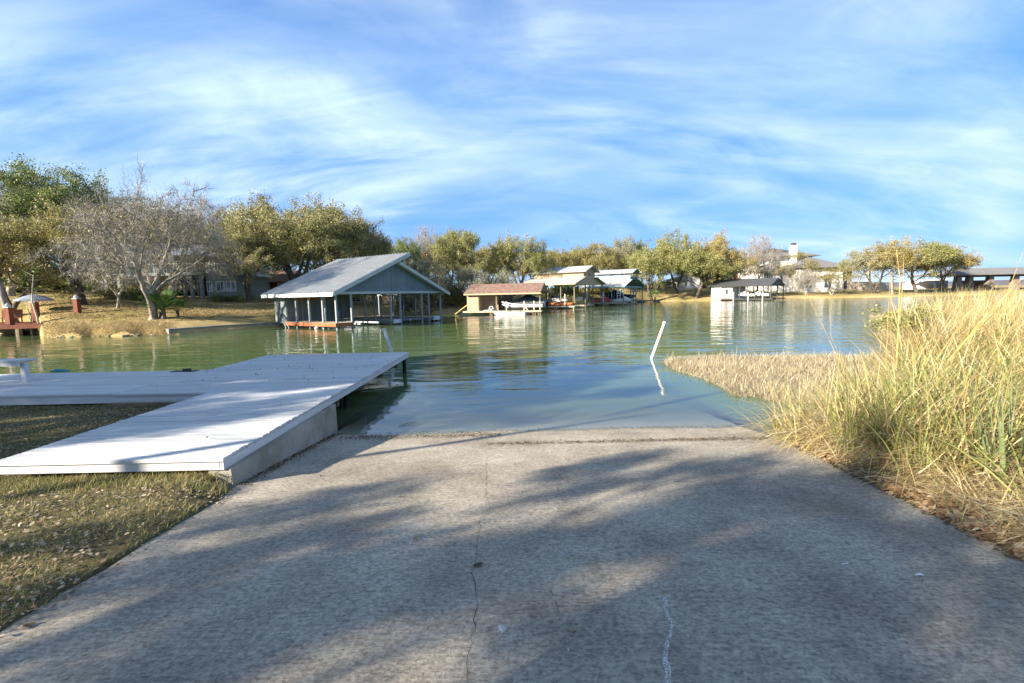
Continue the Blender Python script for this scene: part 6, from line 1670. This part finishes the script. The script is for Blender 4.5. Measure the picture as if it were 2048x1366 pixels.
# reed stand -------------------------------------------------------------
def zreed(x, y): return np.maximum(bank_z(x, y), -.15)
def stand(name, n, xf, L0, L1, w0, w1, mat, lean=(0, .5), curve=(.3, 1.6), face=None, nseg=5, clump=0):
    x, y = xf(n)
    if clump:
        cx_, cy_ = xf(clump); k = g.integers(0, clump, n); s_ = .16
        x = cx_[k] + g.normal(0, s_, n); y = cy_[k] + g.normal(0, s_, n)
    n = len(x); z = zreed(x, y)
    a = g.uniform(0, 2 * PI, n) if face is None else g.normal(face, 1.0, n)
    Q = blades(g, np.stack([x, y, z - .03], -1), g.uniform(L0, L1, n), g.uniform(w0, w1, n), np.stack([np.cos(a), np.sin(a)], -1), g.uniform(*lean, n), g.uniform(*curve, n), nseg)
    return blade_mesh(name, Q, n, nseg, mat)
def rx(poly):
    P_ = np.array(poly); x0, y0 = P_.min(0); x1, y1 = P_.max(0)
    def f(n):
        X_, Y_ = [], []; c = 0
        while c < n:
            x = g.uniform(x0, x1, n * 2); y = g.uniform(y0, y1, n * 2); k = in_poly(x, y, poly); X_.append(x[k]); Y_.append(y[k]); c += k.sum()
        return np.concatenate(X_)[:n], np.concatenate(Y_)[:n]
    return f
front = rx([(3.95, 4.2), (4.25, 6.6), (5.3, 7.6), (7.6, 8.4), (8.6, 6.6), (5.6, 3.6), (4.3, 3.0)])
mid = rx([(4.35, 4.4), (4.7, 6.6), (6.4, 8.4), (9.3, 10.6), (12, 10), (9, 6.6), (6.2, 4.0)])
backp = rx([(8.4, 9.6), (10.6, 12.6), (14.5, 17), (22, 22), (24, 17), (15, 10), (10, 8.2)])
stand('reeds', 2600, front, .55, 1.15, .011, .024, 'reed_mid', (0, .9), (.4, 2.2), clump=300)
stand('reeds', 1000, front, .7, 1.30, .010, .022, 'reed_green', (0, .6), (.3, 1.7), clump=120)
stand('reeds', 6500, front, .35, 1.1, .009, .022, 'reed_dry', (.3, 1.4), (.5, 2.0), clump=600)
stand('reeds', 2600, mid, .9, 1.5, .012, .024, 'reed_mid', (0, .9), (.4, 1.8), clump=320)
stand('reeds', 5000, mid, .7, 1.45, .012, .024, 'reed_dry', (.1, 1.2), (.4, 1.8), clump=420)
stand('reeds', 900, mid, .8, 1.45, .012, .024, 'reed_green', (0, .6), (.3, 1.5), clump=130)
stand('reeds', 11000, backp, 1.2, 2.0, .010, .022, 'reed_mid', (0, .6), (.2, 1.3), clump=1300, nseg=4)
stand('reeds', 10000, backp, 1.2, 2.1, .010, .022, 'reed_dry', (0, .8), (.2, 1.3), clump=1100, nseg=4)
lefty = rx([(3.95, 4.6), (4.1, 6.7), (4.7, 7.4), (5.6, 7.4), (5.4, 5.2), (4.6, 4.2)])
stand('reeds', 1200, lefty, .8, 1.35, .010, .020, 'reed_mid', (0, .7), (.4, 2.0), clump=110)
stand('reeds', 2300, lefty, .6, 1.35, .009, .020, 'reed_dry', (.1, 1.0), (.5, 2.2), clump=130)
stand('reeds', 350, lefty, .8, 1.4, .010, .020, 'reed_green', (0, .4), (.3, 1.3), clump=40)
# hanging fringe at the tip of the clump over slab and water
tipx = rx([(3.55, 5.3), (3.75, 6.9), (4.4, 7.3), (4.5, 5.4)])
stand('reeds', 520, tipx, .5, 1.0, .004, .008, 'reed_mid', (.3, .9), (.8, 2.4), face=PI * .9, nseg=6)
stand('reeds', 650, tipx, .3, .8, .003, .007, 'reed_dry', (.2, 1.0), (.8, 2.4), face=PI * 1.1, nseg=6)
# single green tussock and blue-green cattail leaves
def tuft(label, x, y, n, L0, L1, w0, w1, mat, sp_=.07, lean=.35, curve=.5, name='reed_tuft', cat='reed'):
    X_ = x + g.normal(0, sp_, n); Y_ = y + g.normal(0, sp_, n); a = np.arctan2(Y_ - y, X_ - x) + g.normal(0, .4, n)
    Z = zreed(X_, Y_) if y < 60 else np.zeros(n)
    base = np.stack([X_ - x, Y_ - y, Z - .02], -1)
    Q = blades(g, base, g.uniform(L0, L1, n), g.uniform(w0, w1, n), np.stack([np.cos(a), np.sin(a)], -1), g.uniform(0, lean, n), g.uniform(0, curve, n), 5)
    o = blade_mesh(name, Q, n, 5, mat, None); o.location = (x, y, 0); return tag(o, label, cat)
def GP(px, py, z=.3):
    p = WZ(px, py, z); return p.x, p.y
x, y = GP(1835, 955); tuft('bright green reed tuft growing from the litter at the ramp edge', x, y, 46, .35, .85, .006, .011, 'reed_green', .05)
x, y = GP(1700, 900); tuft('green upright reed tuft at the tip of the stand by the water', x, y, 60, .5, 1.1, .006, .011, 'reed_green', .08)
x, y = GP(2015, 985); tuft('clump of broad blue-green cattail leaves at the right edge', x, y, 34, .7, 1.25, .016, .030, 'cattail', .09, .25, .3)
x, y = GP(1950, 960); tuft('smaller clump of blue-green cattail leaves left of the edge clump', x, y, 16, .6, 1.0, .013, .022, 'cattail', .06, .45, .4)
# tall leaning stalks
def stalk(label, pts, r0, mat='reed_stalk'):
    P_ = [Vector(q) for q in pts]; b_ = P_[0]; n_ = len(P_)
    o = MB().tube([q - b_ for q in P_], [r0 * .68 * (1 - .65 * k / (n_ - 1)) for k in range(n_)], 6).build('reed_stalk', mat); o.location = b_
    return tag(o, label, 'reed')
M['reed_stalk'] = mk('reed_stalk', [(.22, .12, .045), (.42, .28, .10), (.58, .44, .20)], 12, .6)
def wpt(px, py, D): return WD(px, py, D)
stalk('thickest golden cane leaning to the upper right across the reeds', [wpt(1900, 720, 5.6), wpt(1960, 645, 5.4), wpt(2046, 555, 5.2)], .017)
stalk('golden cane just above the thickest one', [wpt(1915, 700, 5.5), wpt(1985, 625, 5.3), wpt(2040, 560, 5.1)], .012)
stalk('brown cane leaning right in the middle of the reeds', [wpt(1870, 722, 6.0), wpt(1930, 635, 5.9), wpt(1990, 572, 5.8)], .011)
stalk('upright orange-brown stalk at the left rim of the tall reeds', [wpt(1793, 735, 6.3), wpt(1797, 650, 6.3), wpt(1800, 560, 6.4), wpt(1793, 500, 6.5)], .017)
stalk('thin upright stalk right of the orange-brown one', [wpt(1800, 640, 7.5), wpt(1806, 560, 7.5), wpt(1808, 505, 7.5)], .010)
stalk('thin pale stem standing left of the orange-brown stalk', [wpt(1772, 730, 6.6), wpt(1776, 640, 6.6), wpt(1781, 545, 6.7)], .006)
stalk('long thin stem arching out over the water', [wpt(1720, 800, 6.4), wpt(1668, 700, 6.6), wpt(1640, 640, 6.8), wpt(1612, 585, 7.0)], .006)
stalk('dark-tipped reed pointing up left over the floating mat', [wpt(1700, 790, 6.4), wpt(1682, 720, 6.4), wpt(1662, 672, 6.4), wpt(1658, 592, 6.5)], .005)
stalk('faint grey stem rising past the pavilion roof', [wpt(2000, 640, 5.0), wpt(2025, 560, 5.0), wpt(2046, 505, 5.0)], .005)
# leafy green shrub at the back of the stand
gg = np.random.default_rng(31); sx_, sy_ = 10.0, 11.4
r_ = thing('shrub', 'light green leafy shrub growing at the back of the reeds', 'shrub', (sx_, sy_, -.1))
c = gg.normal(size=(34, 3)) * np.array([.40, .34, .20]) + np.array([0, 0, 1.42]); o = quads('crown', cards(gg, c, 3600, .10, .032), OAK['lime'], r_)
A = np.zeros((60, 3)) + gg.normal(size=(60, 3)) * np.array([.2, .2, 0]); D = gg.normal(size=(60, 3)) * np.array([.3, .3, .1]) + np.array([0, 0, 1]); D /= np.linalg.norm(D, axis=1)[:, None]
quads('stems', ribbons(gg, A, D, gg.uniform(1, 1.5, 60), .010, .3), 'twig_grey', r_)

# floating mats of dry stubble
def mat_of(name, poly, n, h0, h1, w, z0=.02, base=True):
    f = rx(poly); x, y = f(n); k = len(x); a = g.uniform(0, 2 * PI, k)
    hgt = (vnoise(x, y, 1.1, 14) * .55 + vnoise(x, y, 3.2, 15) * .7 + .22); kp = vnoise(x, y, 2.3, 16) > .16; x, y, a, hgt = x[kp], y[kp], a[kp], hgt[kp]; k = len(x)
    Q = blades(g, np.stack([x, y, np.full(k, -.02)], -1), g.uniform(h0, h1, k) * hgt, g.uniform(w * .6, w * 1.2, k), np.stack([np.cos(a), np.sin(a)], -1), g.uniform(0, 1.0, k), g.uniform(.2, 1.6, k), 2)
    o = blade_mesh(name, Q, k, 2, 'mat_grass')
    return o
mp = [WZ(*q) for q in ((1325, 727), (1352, 717), (1450, 713), (1600, 712), (1760, 712), (1830, 740), (1720, 800), (1640, 812), (1560, 805), (1500, 795), (1470, 795), (1440, 775), (1400, 757), (1350, 742))]
mpoly = [(q.x, q.y) for q in mp]
mat_of('floating_grass', mpoly, 52000, .08, .30, .009); mat_of('floating_grass', mpoly, 3500, .3, .55, .009)
M['mat_soil'] = mk('mat_soil', [(.10, .075, .045), (.24, .19, .13), (.36, .30, .21)], 9, .95, .02, 30)
def poly_sheet(name, poly, z, mat):
    cx_, cy_ = np.mean([p[0] for p in poly]), np.mean([p[1] for p in poly]); vs = [(cx_, cy_, z + .03)]
    inn = [(cx_ + (p[0] - cx_) * .93, cy_ + (p[1] - cy_) * .93, z + .015) for p in poly]; outp = [(p[0], p[1], z - .06) for p in poly]
    n = len(poly); vs += inn + outp; fs = [(0, 1 + i, 1 + (i + 1) % n) for i in range(n)] + [(1 + i, 1 + n + i, 1 + n + (i + 1) % n, 1 + (i + 1) % n) for i in range(n)]
    return MB().add(vs, fs).build(name, mat, kind='stuff')
poly_sheet('grass_mat', mpoly, .005, 'mat_soil')
mp2 = [WZ(*q) for q in ((1735, 634), (1760, 629), (1850, 630), (1850, 645), (1770, 641))]; mp2 = [(q.x, q.y) for q in mp2]
mat_of('floating_grass', mp2, 9000, .1, .35, .02); poly_sheet('grass_mat', mp2, .005, 'mat_soil')
mp3 = [WZ(*q) for q in ((1745, 668), (1780, 664), (1850, 668), (1840, 682), (1775, 676))]; mp3 = [(q.x, q.y) for q in mp3]
mat_of('floating_grass', mp3, 5000, .05, .16, .012); poly_sheet('grass_mat', mp3, -.01, 'mat_soil')

# grass tufts and leaves along the far left bank, lawn stubble on the far shore
x = []; pts = np.array([(SX[i], SY[i]) for i in range(len(SX))])
ang = np.interp
bx_, by_ = [], []
for k in range(26000):
    px = g.uniform(86, 345); u = px
    bx_.append(px)
px = np.array(bx_); Y0 = np.interp(px, [0, 80, 200, 300, 345], [WZ(84, 676).y, WZ(86, 675).y, WZ(200, 673).y, WZ(300, 671).y, WZ(345, 670).y])
Y = Y0 + g.uniform(.05, 1.6, len(px)) ** 1.5; X_ = (px - 1024) / FPX * Y
Z, _ = far_h(X_, Y); a = g.uniform(0, 2 * PI, len(px))
Q = blades(g, np.stack([X_, Y, Z - .02], -1), g.uniform(.12, .42, len(px)), g.uniform(.012, .026, len(px)), np.stack([np.cos(a), np.sin(a)], -1), g.uniform(.2, 1.2, len(px)), g.uniform(.5, 1.8, len(px)), 2)
blade_mesh('bank_grass', Q, len(px), 2, 'reed_dry')
n = 52000
px = g.uniform(-40, 1950, n); sa = np.arctan2(SX, SY); sd = np.interp(np.arctan((px - 1024) / FPX), sa, np.hypot(SX, SY)); s = g.uniform(.4, 1, n) ** 2 * 34
th = np.arctan((px - 1024) / FPX); rr_ = sd + s; X_, Y = np.sin(th) * rr_, np.cos(th) * rr_; Z, _ = far_h(X_, Y)
sz_ = .05 + Y / 900
a = g.uniform(0, 2 * PI, n)
Q = blades(g, np.stack([X_, Y, Z - .01], -1), g.uniform(.6, 1.6, n) * sz_, g.uniform(.2, .4, n) * sz_, np.stack([np.cos(a), np.sin(a)], -1), g.uniform(.2, 1.2, n), g.uniform(.2, 1, n), 2)
M['lawn_tuft'] = leafm('lawn_tuft', [(.10, .09, .03), (.22, .19, .07), (.38, .31, .15)], .2, .8)
blade_mesh('lawn_grass', Q, n, 2, 'lawn_tuft')

n = 34000
px = g.uniform(84, 940, n); th = np.arctan((px - 1024) / FPX); sd = np.interp(th, sa, np.hypot(SX, SY)); rr_ = sd + g.uniform(.3, 1, n) ** 1.5 * 16
X_, Y = np.sin(th) * rr_, np.cos(th) * rr_; Z, _ = far_h(X_, Y); a = g.uniform(0, 2 * PI, n)
Q = blades(g, np.stack([X_, Y, Z - .01], -1), g.uniform(.05, .16, n), g.uniform(.02, .05, n), np.stack([np.cos(a), np.sin(a)], -1), g.uniform(.2, 1.3, n), g.uniform(.2, 1, n), 2)
blade_mesh('lawn_grass', Q, n, 2, 'lawn_tuft')
px = g.uniform(84, 900, 9000); th = np.arctan((px - 1024) / FPX); sd = np.interp(th, sa, np.hypot(SX, SY)); rr_ = sd + g.uniform(.3, 1, 9000) * 16
X2, Y2 = np.sin(th) * rr_, np.cos(th) * rr_
bits('leaf_litter', 9000, lambda n: X2, lambda n: Y2, lambda a, b: far_h(a, b)[0] + .03, .14, 'litter_warm', tilt=.3)
